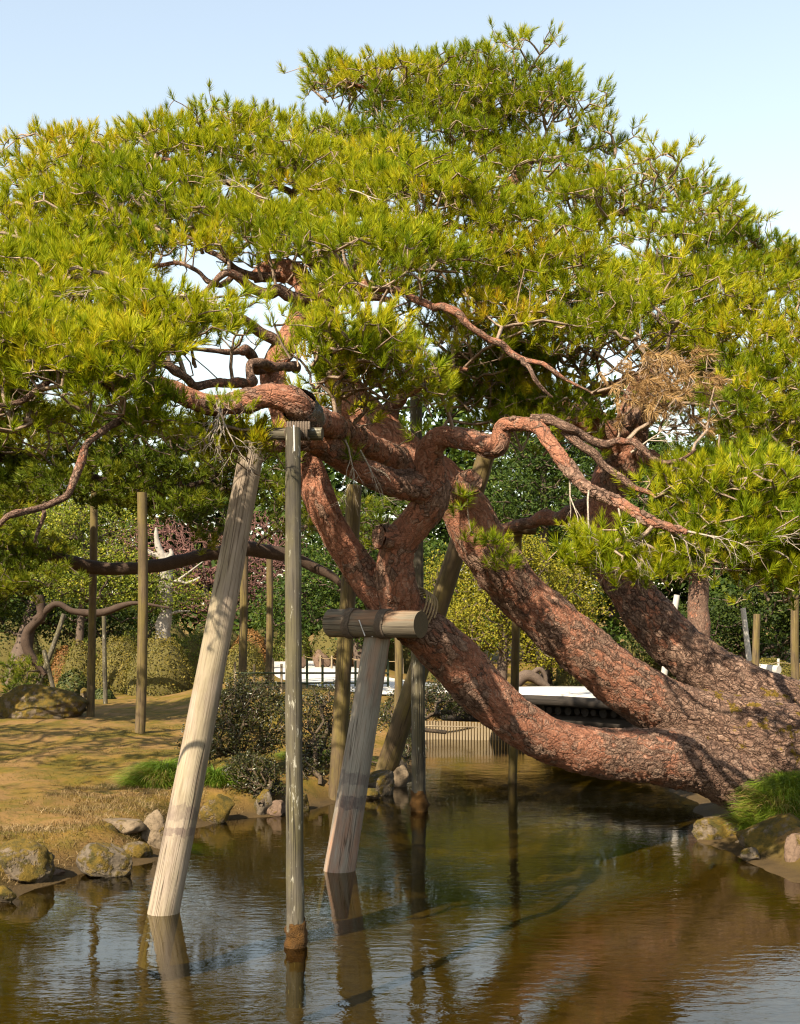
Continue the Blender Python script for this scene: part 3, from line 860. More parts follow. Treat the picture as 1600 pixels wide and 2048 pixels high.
REG = [  # label, polygon, spacing x, spacing y, depth, depth jitter, radius m, tufts per pad, tone, dome, needles, skip share
    ('broad sunlit dome of needles', [(-60, 410), (0, 395), (60, 325), (150, 275), (230, 262), (350, 246), (520, 240), (640, 268), (760, 300), (900, 340), (1000, 400), (1100, 455), (1230, 560), (1310, 640), (1270, 680), (1150, 680), (1000, 632), (880, 590), (740, 545), (610, 490), (520, 482), (420, 480), (330, 520), (230, 570), (120, 600), (-60, 600)],
     118, 46, lambda x, y: 9.6 + 4.2 * (640 - y) / 400 - 0.4 * max(0, (300 - x) / 300) + 1.7 * float(sstep(760, 1000, x)) * float(sstep(380, 600, y)), 0.25, 0.62, 34, 0.62, 0.18, 60, 0.04),
    ('needle crown at the very top', [(610, 140), (650, 120), (830, 106), (950, 112), (1040, 135), (1165, 195), (1222, 275), (1200, 335), (1100, 350), (960, 330), (890, 285), (800, 235), (700, 185), (620, 165)],
     98, 34, lambda x, y: 15.2 + (200 - y) / 300, 0.5, 0.62, 30, 0.55, 0.16, 46, 0.05),
    ('shelf of needles below the top', [(530, 232), (610, 205), (700, 225), (800, 262), (900, 300), (960, 350), (820, 350), (700, 320), (560, 285)], 110, 36, lambda x, y: 14.6, 0.4, 0.55, 28, 0.55, 0.14, 48, 0.08),
    ('needles down the side of the crown', [(1060, 350), (1180, 340), (1300, 335), (1395, 365), (1470, 455), (1580, 515), (1680, 560), (1680, 800), (1560, 790), (1450, 720), (1330, 640), (1240, 555), (1120, 445)],
     122, 42, lambda x, y: 14.6 - 2.4 * (y - 330) / 450, 0.35, 0.62, 30, 0.60, 0.16, 52, 0.12),
    ('bright needles low over the water', [(1410, 925), (1480, 905), (1560, 950), (1680, 960), (1680, 1190), (1580, 1190), (1510, 1150), (1420, 1140), (1360, 1130), (1390, 1040)], 105, 44, lambda x, y: 9.3 + (x - 1400) / 400, 0.35, 0.42, 26, 0.50, 0.10, 70, 0.0),
    ('fringe of needles before the trunks', [(1150, 1090), (1240, 1075), (1360, 1085), (1420, 1130), (1360, 1170), (1290, 1150), (1180, 1135)], 80, 34, lambda x, y: 9.3, 0.2, 0.26, 14, 0.48, 0.05, 64, 0.0),
    ('needles in the middle of the crown', [(600, 660), (700, 625), (800, 640), (812, 690), (808, 790), (760, 800), (640, 770), (615, 720)], 98, 40, lambda x, y: 9.8, 0.45, 0.46, 26, 0.55, 0.12, 60, 0.02),
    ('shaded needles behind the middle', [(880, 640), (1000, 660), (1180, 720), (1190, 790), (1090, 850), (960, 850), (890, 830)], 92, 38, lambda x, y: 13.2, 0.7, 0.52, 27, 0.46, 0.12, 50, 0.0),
    ('near needles on the far spread', [(-60, 600), (120, 610), (260, 590), (400, 610), (500, 630), (480, 668), (330, 690), (180, 715), (60, 740), (-60, 760)], 105, 40, lambda x, y: 9.3 - 0.5 * (y - 600) / 150, 0.3, 0.46, 26, 0.62, 0.12, 64, 0.06),
    ('bright tufts above the pale prop', [(400, 845), (470, 830), (555, 850), (555, 880), (480, 880), (410, 870)], 58, 24, lambda x, y: 8.75, 0.1, 0.2, 9, 0.66, 0.04, 60, 0.0),
    ('needles hanging under the long limb', [(270, 800), (330, 790), (350, 840), (300, 860)], 50, 28, lambda x, y: 8.4, 0.15, 0.2, 9, 0.5, 0.04, 60, 0.0),
    ('needles above the far water', [(1440, 790), (1540, 800), (1680, 810), (1680, 940), (1560, 920), (1480, 880), (1430, 850)], 110, 42, lambda x, y: 12.4, 0.5, 0.52, 26, 0.40, 0.12, 52, 0.05),
    ('thin needles before the red fork', [(390, 600), (540, 596), (585, 640), (520, 668), (400, 668)], 92, 36, lambda x, y: 10.4, 0.3, 0.34, 12, 0.6, 0.08, 56, 0.1),
    ('near needles draped over the long limb', [(-60, 640), (120, 650), (290, 665), (330, 715), (220, 745), (60, 735), (-60, 745)], 92, 36, lambda x, y: 8.15, 0.2, 0.36, 18, 0.62, 0.09, 62, 0.05),
    ('crown spreading beyond the picture edge', [(-900, 560), (-420, 500), (-150, 470), (-120, 660), (-300, 720), (-900, 760)], 150, 64, lambda x, y: 11.6, 1.8, 0.6, 20, 0.55, 0.14, 40, 0.18),
    ('needles filling the far side of the crown', [(1290, 640), (1400, 690), (1520, 760), (1680, 800), (1680, 900), (1500, 880), (1420, 830), (1300, 700)], 110, 46, lambda x, y: 14.2, 0.6, 0.52, 22, 0.46, 0.12, 48, 0.1),
    ('needles along the inner crown', [(640, 560), (800, 560), (1000, 600), (1200, 660), (1200, 700), (1000, 660), (800, 620), (660, 600)], 105, 40, lambda x, y: 12.6, 0.4, 0.5, 22, 0.5, 0.12, 50, 0.1),
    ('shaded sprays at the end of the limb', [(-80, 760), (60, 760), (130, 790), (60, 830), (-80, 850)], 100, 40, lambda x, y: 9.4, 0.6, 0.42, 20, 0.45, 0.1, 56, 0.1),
]
PADC = []
for lab, poly, sx, sy, df, dj, rad, npd, tone, dome, nn, skip in REG:
    cens = pads_in(poly, sx, sy, df, dj)
    if 'beyond the picture' not in lab: PADC += [(c_, rad) for c_ in cens]
    P, A, TN, att = [], [], [], []
    for c in cens:
        if rng.uniform() < skip: continue
        k = int(npd * 2.3 * rng.uniform(0.7, 1.25))
        r = rad * rng.uniform(0.75, 1.2)
        cc = c + np.array([0, 0, -0.05])
        p, a = pad_points(cc, r, r * 0.85, k, dome * rng.uniform(0.6, 1.3), (rng.normal(0, 0.10), rng.uniform(0.10, 0.42)))
        P.append(p); A.append(a); TN.append(np.full(k, tone + rng.normal(0, 0.10)) + rng.normal(0, 0.06, k))
        att.append(cc + np.array([0, 0.12, -0.16]))
        att.append(cc + np.array([rng.normal(0, 0.2), 0.3 + rng.normal(0, 0.15), -0.2]))
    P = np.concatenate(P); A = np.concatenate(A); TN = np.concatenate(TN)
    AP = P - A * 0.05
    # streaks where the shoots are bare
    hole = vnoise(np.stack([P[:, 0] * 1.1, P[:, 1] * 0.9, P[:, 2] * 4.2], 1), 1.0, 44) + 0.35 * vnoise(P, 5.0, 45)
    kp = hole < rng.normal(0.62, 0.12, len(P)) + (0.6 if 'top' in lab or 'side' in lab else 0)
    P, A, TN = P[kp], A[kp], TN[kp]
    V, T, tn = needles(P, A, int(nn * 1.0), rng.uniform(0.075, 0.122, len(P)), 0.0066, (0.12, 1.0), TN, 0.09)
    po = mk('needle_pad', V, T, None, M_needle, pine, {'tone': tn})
    po['label'] = lab
    P0, P1, r0, r1 = network(np.concatenate([np.array(att), AP]), ROOTS, 0.25, 0.0048, 0.42, 0.020)
    V, q = edge_tubes(P0, P1, r0, r1, 3, 0.13, 2)
    mk('twigs', V, None, q, M_twig, po, None, True)['kind'] = 'stuff'

# boughs: alike sprays of needles thickening the crown, a handful of shapes turned and scaled
protos = []
for k in range(10):
    p, a = pad_points(np.zeros(3), 0.52, 0.46, 46, 0.15 + 0.06 * (k % 3), (rng.normal(0, 0.08), 0.24), 0.07)
    V, T, tn = needles(p, a, 54, rng.uniform(0.075, 0.122, len(p)), 0.0066, (0.12, 1.0), np.full(len(p), 0.60 + 0.06 * (k % 4 - 1.5)) + rng.normal(0, 0.09, len(p)), 0.09)
    rt = np.array([[0, 0.25, -0.2], [0.12, 0.2, -0.16], [-0.12, 0.2, -0.16]])
    P0, P1, r0, r1 = network(p - a * 0.05, rt, 0.25, 0.0045)
    V2, q2 = edge_tubes(P0, P1, r0, r1, 3, 0.13, 2)
    me = raw_mesh('bough', np.concatenate([V, V2]), T, q2 + len(V), {'tone': np.concatenate([tn, np.zeros(len(V2))])})
    me.materials.append(M_needle); me.materials.append(M_twig)
    mi = np.zeros(len(me.polygons), np.int32); mi[:len(q2)] = 1
    me.polygons.foreach_set('material_index', mi)
    protos.append(me)
# bands where the photo lets the branches show between the boughs
BANDS = [[(360, 480), (520, 490), (640, 500), (850, 565), (960, 620), (960, 680), (840, 640), (690, 625), (600, 700), (350, 700), (340, 560)],
         [(740, 170), (900, 215), (1060, 290), (1070, 360), (930, 320), (730, 235)], [(1060, 370), (1300, 440), (1400, 500), (1380, 540), (1200, 470), (1040, 410)]]
keepb = []
for k in range(len(PADC)):
    c_ = PADC[k][0]
    pp = np.array([[CX + c_[0] * FPX / c_[1], HY - (c_[2] - CAMH) * FPX / c_[1]]])
    if not any(in_poly(pp, b_)[0] for b_ in BANDS): keepb.append(k)
idx = rng.permutation(keepb)[:190]
for k in idx:
    c_, rad = PADC[k]
    o = bpy.data.objects.new('bough', protos[k % len(protos)])
    col.objects.link(o); o.parent = pine
    off = rng.normal(0, 1, 3) * np.array([0.22, 0.22, 0.07]) + np.array([0, 0.05, -0.13])
    o.location = c_ + off - pine_base
    o.rotation_euler = (rng.normal(0, 0.08), rng.normal(0, 0.12), rng.normal(0, 0.6))
    sc_ = rad / 0.55 * rng.uniform(0.85, 1.15)
    o.scale = (sc_, sc_, min(sc_, 1.0) * rng.uniform(0.9, 1.15))

# dead brown boughs
poly = [(1225, 730), (1300, 705), (1390, 715), (1420, 800), (1390, 855), (1310, 862), (1255, 815)]
cens = pads_in(poly, 66, 34, lambda x, y: 9.9, 0.4)
P, A = [], []
for c in cens:
    p, a = pad_points(c, 0.26, 0.26, 13, 0.03, (0.1, -0.2), 0.07)
    a = unit(a * np.array([1, 1, 0.2]) + np.array([0.5, -0.3, -0.45]) + rng.normal(0, 0.3, a.shape))
    P.append(p); A.append(a)
P = np.concatenate(P); A = np.concatenate(A)
V, T, tn = needles(P, A, 46, rng.uniform(0.07, 0.115, len(P)), 0.0058, (0.2, 1.2), rng.uniform(0.1, 0.75, len(P)), droop=0.15)
po = mk('needle_pad', V, T, None, M_needle_dead, pine, {'tone': tn})
po['label'] = 'dead brown needles among the green'
P0, P1, r0, r1 = network(np.concatenate([cens, P]), ROOTS)
V, q = edge_tubes(P0, P1, r0, r1, 3, 0.13, 2)
mk('twigs', V, None, q, M_twig, po, None, True)['kind'] = 'stuff'

# small sprays growing straight from the trunks
P, A = [], []
for (x, y, d, r, k) in ((985, 1090, 12.2, 0.20, 12), (1000, 1120, 12.2, 0.16, 8), (940, 1075, 12.2, 0.12, 5), (925, 1000, 12.1, 0.10, 4), (915, 1030, 12.1, 0.08, 3), (620, 905, 10.9, 0.12, 4), (1010, 1125, 12.3, 0.15, 6), (700, 905, 10.1, 0.08, 3), (825, 870, 12.2, 0.12, 4)):
    p, a = pad_points(W(x, y, d), r, r, k, 0.05, (0, 0.1), 0.05)
    P.append(p); A.append(a)
P = np.concatenate(P); A = np.concatenate(A)
V, T, tn = needles(P, A, 48, 0.12, 0.007, (0.2, 1.2), rng.uniform(0.35, 0.6, len(P)))
po = mk('needle_pad', V, T, None, M_needle, pine, {'tone': tn})
po['label'] = 'small sprays growing straight from the trunk bark'
allroots = np.concatenate([c[:, :3] for c in coarse])
P0, P1, r0, r1 = network(P, allroots)
V, q = edge_tubes(P0, P1, r0, r1, 3, 0.13, 2)
mk('twigs', V, None, q, M_twig, po, None, True)['kind'] = 'stuff'

# bare dead twigs at the ends of the crooked limb and here and there in the crown
def dead_spray(starts, n, ln, sag, nm, lab=None):
    E = []
    def stem(c, d, L, r, lev):
        k = 5; p = c
        for i in range(k):
            d2 = unit(d + rng.normal(0, 0.13, 3) + np.array([0, 0, -sag * 0.35]))
            q_ = p + d2 * (L / k)
            ra, rb = r * (1 - 0.8 * i / k), r * (1 - 0.8 * (i + 1) / k)
            E.append((p, q_, ra, rb))
            if lev < 2 and i >= 1:
                for _ in range(1 if lev else rng.integers(1, 3)):
                    sd_ = unit(np.cross(d2, rng.normal(size=3)))
                    stem(q_, unit(d2 * 0.8 + sd_ * 0.62), L * rng.uniform(0.35, 0.6), ra * 0.62, lev + 1)
            p, d = q_, d2
    for (x, y, d, dx, dz) in starts:
        stem(W(x, y, d), unit(np.array([dx, -0.25, dz])), ln * rng.uniform(0.8, 1.2), 0.0105, 0)
    V, q = edge_tubes(np.array([e[0] for e in E]), np.array([e[1] for e in E]), np.array([e[2] for e in E]), np.array([e[3] for e in E]), 4, 0.03, 1)
    o = mk(nm, V, None, q, M_dead, pine, None, True)
    o['kind'] = 'stuff'
    if lab: o['label'] = lab
dead_spray([(1310, 928, 9.45, 1, -0.1), (1262, 905, 9.5, 1, 0.2), (1312, 988, 9.5, 1, -0.3), (1300, 1042, 9.15, 1, -0.3), (1178, 978, 9.4, -0.1, -1), (1235, 1003, 9.3, 0.3, -1), (1270, 1020, 9.2, 0.4, -1), (1375, 1063, 9.0, 1, -0.2), (1140, 945, 9.6, 0, -1)], 10, 0.46, 0.2, 'dead_twigs', 'bleached bare twigs at the end of the crooked limb')
dead_spray([(470, 780, 8.6, -0.7, -0.7), (440, 800, 8.5, 0.2, -1), (430, 800, 8.5, 0.5, -1), (690, 880, 10.0, 0.4, -1), (720, 900, 10.2, 0.5, -1), (1540, 1100, 9.3, 0.8, 0.1), (1480, 1090, 9.2, 1, 0.2), (300, 600, 9.3, -1, 0.1), (540, 400, 11.5, -1, 0.2), (700, 380, 11.8, 1, 0.1), (350, 590, 9.4, 1, 0)], 9, 0.42, 0.15, 'dead_twigs', 'grey bare twigs hanging from the limbs')

# ------------------------------------------------------------------ timber props, rope, bridge, fences
M_pale = mat_wood('pale_log', (0.22, 0.172, 0.128), (0.335, 0.272, 0.212), (0.085, 0.055, 0.035), crackw=0.5, bands=[(1.05, 1.12, 0.65), (1.20, 1.30, 0.5)], bandcol=(0.075, 0.050, 0.045), green=(0.20, 0.175, 0.085), greenamt=0.35)
M_pale2 = mat_wood('greyed_log', (0.165, 0.137, 0.110), (0.285, 0.24, 0.194), (0.07, 0.048, 0.032), crackw=0.6, bands=[(1.02, 1.14, 0.75), (1.25, 1.36, 0.55)], bandcol=(0.055, 0.042, 0.042), red=(0.24, 0.11, 0.06), redamt=0.7, green=(0.20, 0.205, 0.17), greenamt=0.4)
M_post = mat_wood('weathered_post', (0.042, 0.036, 0.027), (0.135, 0.115, 0.085), (0.020, 0.016, 0.011), lichen=(0.30, 0.28, 0.225), crackw=0.7, green=(0.095, 0.080, 0.025), greenamt=0.4)
M_post2 = mat_wood('brown_post', (0.060, 0.042, 0.021), (0.150, 0.103, 0.055), (0.05, 0.035, 0.022), crackw=0.7, green=(0.13, 0.10, 0.018), greenamt=0.5)
M_beam = mat_wood('beam_log', (0.105, 0.086, 0.062), (0.20, 0.170, 0.126), (0.06, 0.045, 0.03), crackw=0.8, red=(0.25, 0.11, 0.05), redamt=0.55)
M_black = mat_wood('tarred_wood', (0.014, 0.011, 0.009), (0.042, 0.033, 0.026), (0.012, 0.01, 0.008), crackw=0.6)
M_rope = mat_simple('palm_rope', (0.055, 0.040, 0.030), (0.15, 0.115, 0.085), 60, 0.9, 0.8, 220, 0.01)
M_straw = mat_simple('straw_rope', (0.17, 0.115, 0.055), (0.33, 0.24, 0.13), 60, 0.9, 0.8, 220, 0.01)
M_moss = mat_simple('water_moss', (0.018, 0.011, 0.004), (0.10, 0.045, 0.008), 22, 0.95, 0.9, 90, 0.03)
M_steel = mat_simple('galvanised_steel', (0.42, 0.42, 0.42), (0.6, 0.6, 0.6), 20, 0.4, 0.1, 80, 0.002, 0.6)
M_rubber = mat_simple('black_sheet', (0.012, 0.013, 0.015), (0.03, 0.033, 0.037), 12, 0.25, 0.8, 18, 0.03, 0.6)
M_endgrain = newmat('sawn_end')
_t = NT(M_endgrain)
_bk = _t.attr('bk')
_sx = _t.n('SeparateXYZ'); _t.l(_bk, _sx.inputs[0])
_r = _t.math('SQRT', _t.math('ADD', _t.math('MULTIPLY', _sx.outputs[1], _sx.outputs[1]), _t.math('MULTIPLY', _sx.outputs[2], _sx.outputs[2])))
_rg = _t.math('SINE', _t.math('MULTIPLY', _t.math('ADD', _r, _t.math('MULTIPLY', _t.noise(_bk, 12, 3), 0.012)), 620.0))
_c = _t.mix(_t.ramp(_rg, [(0.2, 0.0), (0.8, 1.0)]), (0.055, 0.043, 0.027), (0.110, 0.088, 0.056))
_c = _t.mix(_t.ramp(_t.noise(_bk, 18, 4, 0.7), [(0.55, 0.0), (0.7, 0.7)]), _c, (0.09, 0.065, 0.04))
_t.out(_t.bsdf(_c, 0.9, None, 0.1))

def log_mesh(p0, p1, r0, r1, step=0.05, ns=36, lump=0.02, seed=0, bow=0.0, lscale=3.0):
    p0, p1 = np.asarray(p0, float), np.asarray(p1, float)
    m = (p0 + p1) / 2 + np.array([bow, 0, 0])
    C = np.array([[*p0, r0], [*(p0 * .75 + p1 * .25 + np.array([bow * .75, 0, 0])), r0 * .75 + r1 * .25], [*m, (r0 + r1) / 2], [*(p0 * .25 + p1 * .75 + np.array([bow * .75, 0, 0])), r0 * .25 + r1 * .75], [*p1, r1]])
    return tube(C, step, ns, lump, lscale, seed)

def log_part(name, p0, p1, r0, r1, mat, parent=None, base=None, ends=None, **kw):
    V, q, tr, bk, dirs, R = log_mesh(p0, p1, r0, r1, **kw)
    me_attrs = {'bk': bk}
    o = mk(name, V, tr, q, mat, parent, me_attrs, False, base)
    me = o.data
    sm = np.zeros(len(me.polygons), bool); sm[:len(q)] = True
    me.polygons.foreach_set('use_smooth', sm)
    if ends is not None:
        me.materials.append(ends)
        mi = np.zeros(len(me.polygons), np.int32); mi[len(q):] = 1
        me.polygons.foreach_set('material_index', mi)
    return o

def helix(p0, p1, R, turns, rr, nseg=6, sq=1.0):
    p0, p1 = np.asarray(p0, float), np.asarray(p1, float)
    d = unit(p1 - p0); ref = np.array([0, 0, 1.0]) if abs(d[2]) < 0.9 else np.array([1.0, 0, 0])
    a = unit(np.cross(d, ref)); b = np.cross(d, a)
    n = int(turns * 26)
    t = np.linspace(0, 1, n)
    th = t * turns * TAU
    C = p0 + (p1 - p0) * t[:, None] + (a * np.cos(th)[:, None] + b * np.sin(th)[:, None]) * R
    V, q, tr, bk, _, _ = tube(np.column_stack([C, np.full(n, rr)]), TAU * R / 26, nseg, 0.0)
    return V, tr, q

def down(p, q, dz):
    """continue the line q->p below p by dz"""
    p, q = np.asarray(p), np.asarray(q)
    return p + (p - q) * (dz / (q[2] - p[2]))

GP = 'timber props holding up the old pine'
# pale leaning log
a, b = W(326, 1825, 9.51), W(508, 878, 9.6)
p0 = down(a, b, 0.42)
log_o = log_part('tree_prop', p0, b, 0.128, 0.098, M_pale, None, p0, M_endgrain, seed=3, bow=0.01, lump=0.015)
tag(log_o, 'thick smooth pale log leaning from the water, with two dark stained bands', 'prop', GP)

# thin weathered post with its cross bar, rope and collar of moss
a, b = W(592, 1892, 8.49), W(586, 856, 8.52)
p0 = down(a, b, 0.42)
t1 = thing('tree_prop', p0, 'slim weathered vertical post standing in the water with mossy foot, nearest to the camera', 'prop', GP)
log_part('post', p0, b, 0.066, 0.054, M_post, t1, ends=M_endgrain, seed=5, lump=0.05, ns=28, bow=-0.006)
V, q, tr, bk, dirs, R = tube(np.array([[*(a + np.array([0, 0, -0.10])), 0.070], [*(a + np.array([0, 0, -0.03])), 0.078], [*(a + np.array([0, 0, 0.06])), 0.076], [*(a + np.array([0, 0, 0.14])), 0.070], [*(a + np.array([0, 0, 0.20])), 0.060]]), 0.012, 40, 0.22, 16, 6)
mk('moss_collar', V, tr, q, M_moss, t1, None, True)
c0, c1 = W(482, 868, 8.78), W(645, 868, 8.68)
log_part('cross_bar', c0, c1, 0.046, 0.046, M_post, t1, ends=M_endgrain, seed=8, lump=0.04)
mid = W(586, 862, 8.62)
V, tr, q = helix(mid + np.array([-0.05, 0, -0.0]), mid + np.array([0.12, 0, 0]), 0.062, 9, 0.010)
mk('rope', V, tr, q, M_rope, t1, None, True)
V, tr, q = merge([(lambda x: (x[0], x[2], x[1]))(tube(np.column_stack([np.linspace(W(588, 850, 8.40), W(589, 902, 8.44), 5), np.full(5, 0.006)]), 0.03, 6, 0))])
mk('staple', V, tr, q, M_steel, t1, None, True)
# black protective sheet over the bend of the limb
V, q, tr, bk, dirs, R = tube(px_line([(618, 840, 8.95, 66), (608, 826, 8.82, 71), (597, 810, 8.70, 70)]), 0.012, 40, 0.06, 14, 3)
so = mk('limb_pad', V, None, q, M_rubber, None, {'bk': bk}, True)
tag(so, 'shiny black sheet wrapped round the bend of the limb above the slim post', 'wrap')

# log rest: leaning log with a cross beam lashed under the fork
a, b = W(679, 1740, 11.23), W(757, 1262, 11.25)
p0 = down(a, b, 0.42)
t2 = thing('tree_rest', p0, 'thick greyed log carrying a lashed cross beam under the forked limb', 'prop', GP)
log_part('post', p0, b, 0.150, 0.122, M_pale2, t2, ends=M_endgrain, seed=12, lump=0.02)
c0, c1 = W(662, 1246, 11.42), W(842, 1249, 10.86)
log_part('cross_beam', c0, c1, 0.135, 0.122, M_beam, t2, ends=M_endgrain, seed=14, lump=0.02, ns=44)
dv = unit(c1 - c0)
for u, lw in ((0.25, 0.085), (0.62, 0.085)):
    c = c0 + (c1 - c0) * u
    V, tr, q = helix(c - dv * lw / 2, c + dv * lw / 2, 0.141 - 0.012 * u, 7, 0.0085)
    mk('rope', V, tr, q, M_rope, t2, None, True)
# the lashing that runs up over the limb
V, tr, q = helix(W(812, 1220, 11.5), W(838, 1237, 11.58), 0.262, 5, 0.009)
mk('rope', V, tr, q, M_straw, t2, None, True)
for (x0, y0, x1, y1) in ((718, 1240, 730, 1272), (766, 1238, 744, 1274)):
    V, q, tr, bk, _, _ = tube(np.column_stack([np.linspace(W(x0, y0, 11.06), W(x1, y1, 11.09), 5), np.full(5, 0.006)]), 0.03, 6, 0)
    mk('staple', V, tr, q, M_steel, t2, None, True)

def post(px0, py0, d0, px1, py1, d1, w0, w1, mat, label, dz=0.4, ns=22, group=GP, bar=None, collar=False, lump=0.04):
    a, b = W(px0, py0, d0), W(px1, py1, d1)
    p0 = down(a, b, dz)
    sd_ = int(abs(px0) * 7 + abs(py1))
    if not bar and not collar:
        o = log_part('tree_prop', p0, b, w0 * .5 * d0 / FPX, w1 * .5 * d1 / FPX, mat, None, p0, M_endgrain, seed=sd_, ns=ns, lump=lump, bow=rng.normal(0, 0.02), step=0.08)
        return tag(o, label, 'prop', group)
    th = thing('tree_prop', p0, label, 'prop', group)
    log_part('post', p0, b, w0 * .5 * d0 / FPX, w1 * .5 * d1 / FPX, mat, th, ends=M_endgrain, seed=sd_, ns=ns, lump=lump, bow=rng.normal(0, 0.02), step=0.08)
    if bar:
        (x0, y0, e0, x1, y1, e1, bw) = bar
        log_part('cross_bar', W(x0, y0, e0), W(x1, y1, e1), bw * .5 * e0 / FPX, bw * .5 * e1 / FPX, M_post2, th, ends=M_endgrain, seed=sd_ + 1, ns=16)
        m_ = b
        V, tr, q = helix(m_ + np.array([-0.06, 0, 0.02]), m_ + np.array([0.06, 0, 0.02]), bw * .55 * e0 / FPX + 0.01, 7, 0.009)
        mk('rope', V, tr, q, M_straw, th, None, True)
    if collar:
        r = w0 * .5 * d0 / FPX
        V, q, tr, bk, dirs, R = tube(np.array([[*(a + np.array([0, 0, -0.08])), r * 1.05], [*(a + np.array([0, 0, 0.0])), r * 1.22], [*(a + np.array([0, 0, 0.14])), r * 1.18], [*(a + np.array([0, 0, 0.26])), r * 0.97]]), 0.02, 30, 0.22, 12, 6)
        mk('moss_collar', V, tr, q, M_moss, th, None, True)
    return th

post(838, 1622, 15.0, 832, 745, 15.0, 29, 24, M_post, 'tall vertical post with mossy foot beside the shrubs, rising behind the forked limb', collar=True)
post(672, 1602, 15.9, 709, 970, 15.7, 33, 30, M_post2, 'dark weathered post just behind the greyed log rest, leaning slightly', 0.5)
post(778, 1520, 17.6, 984, 872, 16.6, 44, 36, M_post2, 'stout brown log leaning strongly behind the thick trunks', 0.5)
post(1025, 1566, 17.85, 1036, 1066, 16.0, 18, 16, M_post2, 'thin post in the water below a lashed limb, in front of the bridge', 0.5, bar=(1020, 1058, 15.75, 1072, 1062, 15.75, 16), collar=False)
post(790, 1440, 20.5, 797, 1275, 20.5, 17, 16, M_post2, 'short reddish post glimpsed between the log rest and the leaning log', 0.6)
GL = 'props standing on the lawn'
def lawn_post(px, py, ptop, ytop, w, mat, label, z=None, **kw):
    d = 30.0
    for _ in range(6):
        z_ = gz((px - CX) * d / FPX, d)
        d = (CAMH - z_) * FPX / (py - HY)
    return post(px, py, d, ptop, ytop, d, w, w * 0.92, mat, label, 0.35, 20, GL, **kw), d
_, D9 = lawn_post(279, 1466, 284, 985, 21, M_post2, 'thicker of the two tall posts on the mossy lawn, standing nearer the pond')
_, D8 = lawn_post(181, 1434, 189, 960, 16, M_post2, 'slimmer of the two tall posts on the mossy lawn, near the flat boulder')
lawn_post(211, 1406, 208, 1232, 9, M_post, 'short thin post holding a crooked branch by the round shrubs')
lawn_post(484, 1380, 489, 1090, 17, M_post2, 'post on the lawn edge just behind the pale leaning log')
lawn_post(536, 1372, 539, 1108, 14, M_post2, 'slim straight post beside the bamboo fence', bar=(525, 1106, 29.0, 556, 1112, 29.0, 12))
lawn_post(1510, 1372, 1514, 1228, 15, M_post2, 'brown post on the far bank behind the leaning trunks, beside the rope fence')
lawn_post(1592, 1392, 1590, 1190, 17, M_post2, 'brown post at the picture edge on the far bank')
lawn_post(66, 1392, 128, 1228, 10, M_post, 'leaning pole of the crossed pair by the small back pond')
lawn_post(112, 1402, 88, 1300, 9, M_post, 'shorter pole of the crossed pair by the small back pond')
M_white = mat_simple('bleached_pole', (0.25, 0.23, 0.205), (0.38, 0.355, 0.32), 9, 0.85, 0.3, 60, 0.01)
for (x0, y0, x1, y1, d, lab) in ((1336, 1290, 1354, 1190, 30, 'bleached pole leaning away between the two rear trunks'), (1512, 1316, 1486, 1216, 34, 'bleached crooked pole by the dark evergreen hedge')):
    V, q, tr, bk, _, _ = log_mesh(W(x0, y0 + 60, d) + np.array([-0.1, 0, 0]), W(x1, y1, d), 0.085, 0.075, seed=int(x0), ns=12)
    o = mk('leaning_pole', V, tr, q, M_white, None, {'bk': bk}, True)
    tag(o, lab, 'pole', 'bleached poles')

# ---- rounded earth bridge with log ends
bridge = thing('footbridge', (2.6, 22.5, 0.6), 'low earth footbridge with white gravel deck over a row of dark round log ends', 'bridge')
bl, br_ = np.array([0.75, 23.6]), np.array([4.9, 19.4])
bd = unit(br_ - bl); bn = np.array([-bd[1], bd[0]])
if bn[1] < 0: bn = -bn
def bz(u): return 1.02 + 0.05 * math.sin(math.pi * u)
nb = 24
rows = []
for i in range(nb + 1):
    u = i / nb
    p = bl + (br_ - bl) * u
    for wv, zz in ((0.0, 0), (0.05, 0.07), (1.8, 0.10), (3.5, 0.07), (3.55, 0)):
        rows.append([*(p + bn * wv), bz(u) + zz])
V = np.array(rows); i = (np.arange(nb)[:, None] * 5 + np.arange(4)[None, :]).ravel()
mk('deck', V, None, np.stack([i, i + 5, i + 6, i + 1], 1), M_gravel, bridge, None, True)
C = np.array([[*(bl + (br_ - bl) * u - bn * 0.03), bz(u) - 0.055, 0.095] for u in np.linspace(-0.03, 1.03, 8)])
V, q, tr, bk, _, _ = tube(C, 0.08, 20, 0.03, 3, 4)
mk('edge_log', V, tr, q, M_black, bridge, {'bk': bk}, True)
lg = None
nlog = 30
for k in range(nlog):
    u = (k + 0.5) / nlog
    p = bl + (br_ - bl) * u
    r = 0.072 + 0.012 * math.sin(k * 2.7)
    q0 = np.array([*(p + bn * (0.15 + 0.03 * math.sin(k * 1.3))), bz(u) - 0.235])
    q1 = np.array([*(p + bn * 3.4), bz(u) - 0.235])
    log_part('log', q0, q1, r, r, M_black, bridge, seed=k, ns=14, step=1.2, lump=0.0)
C = np.array([[*(bl + (br_ - bl) * u + bn * 0.35), bz(u) - 0.42, 0.11] for u in np.linspace(-0.03, 1.03, 6)])
V, q, tr, bk, _, _ = tube(C, 0.2, 16, 0.03, 3, 4)
mk('bearer', V, tr, q, M_black, bridge, {'bk': bk}, True)

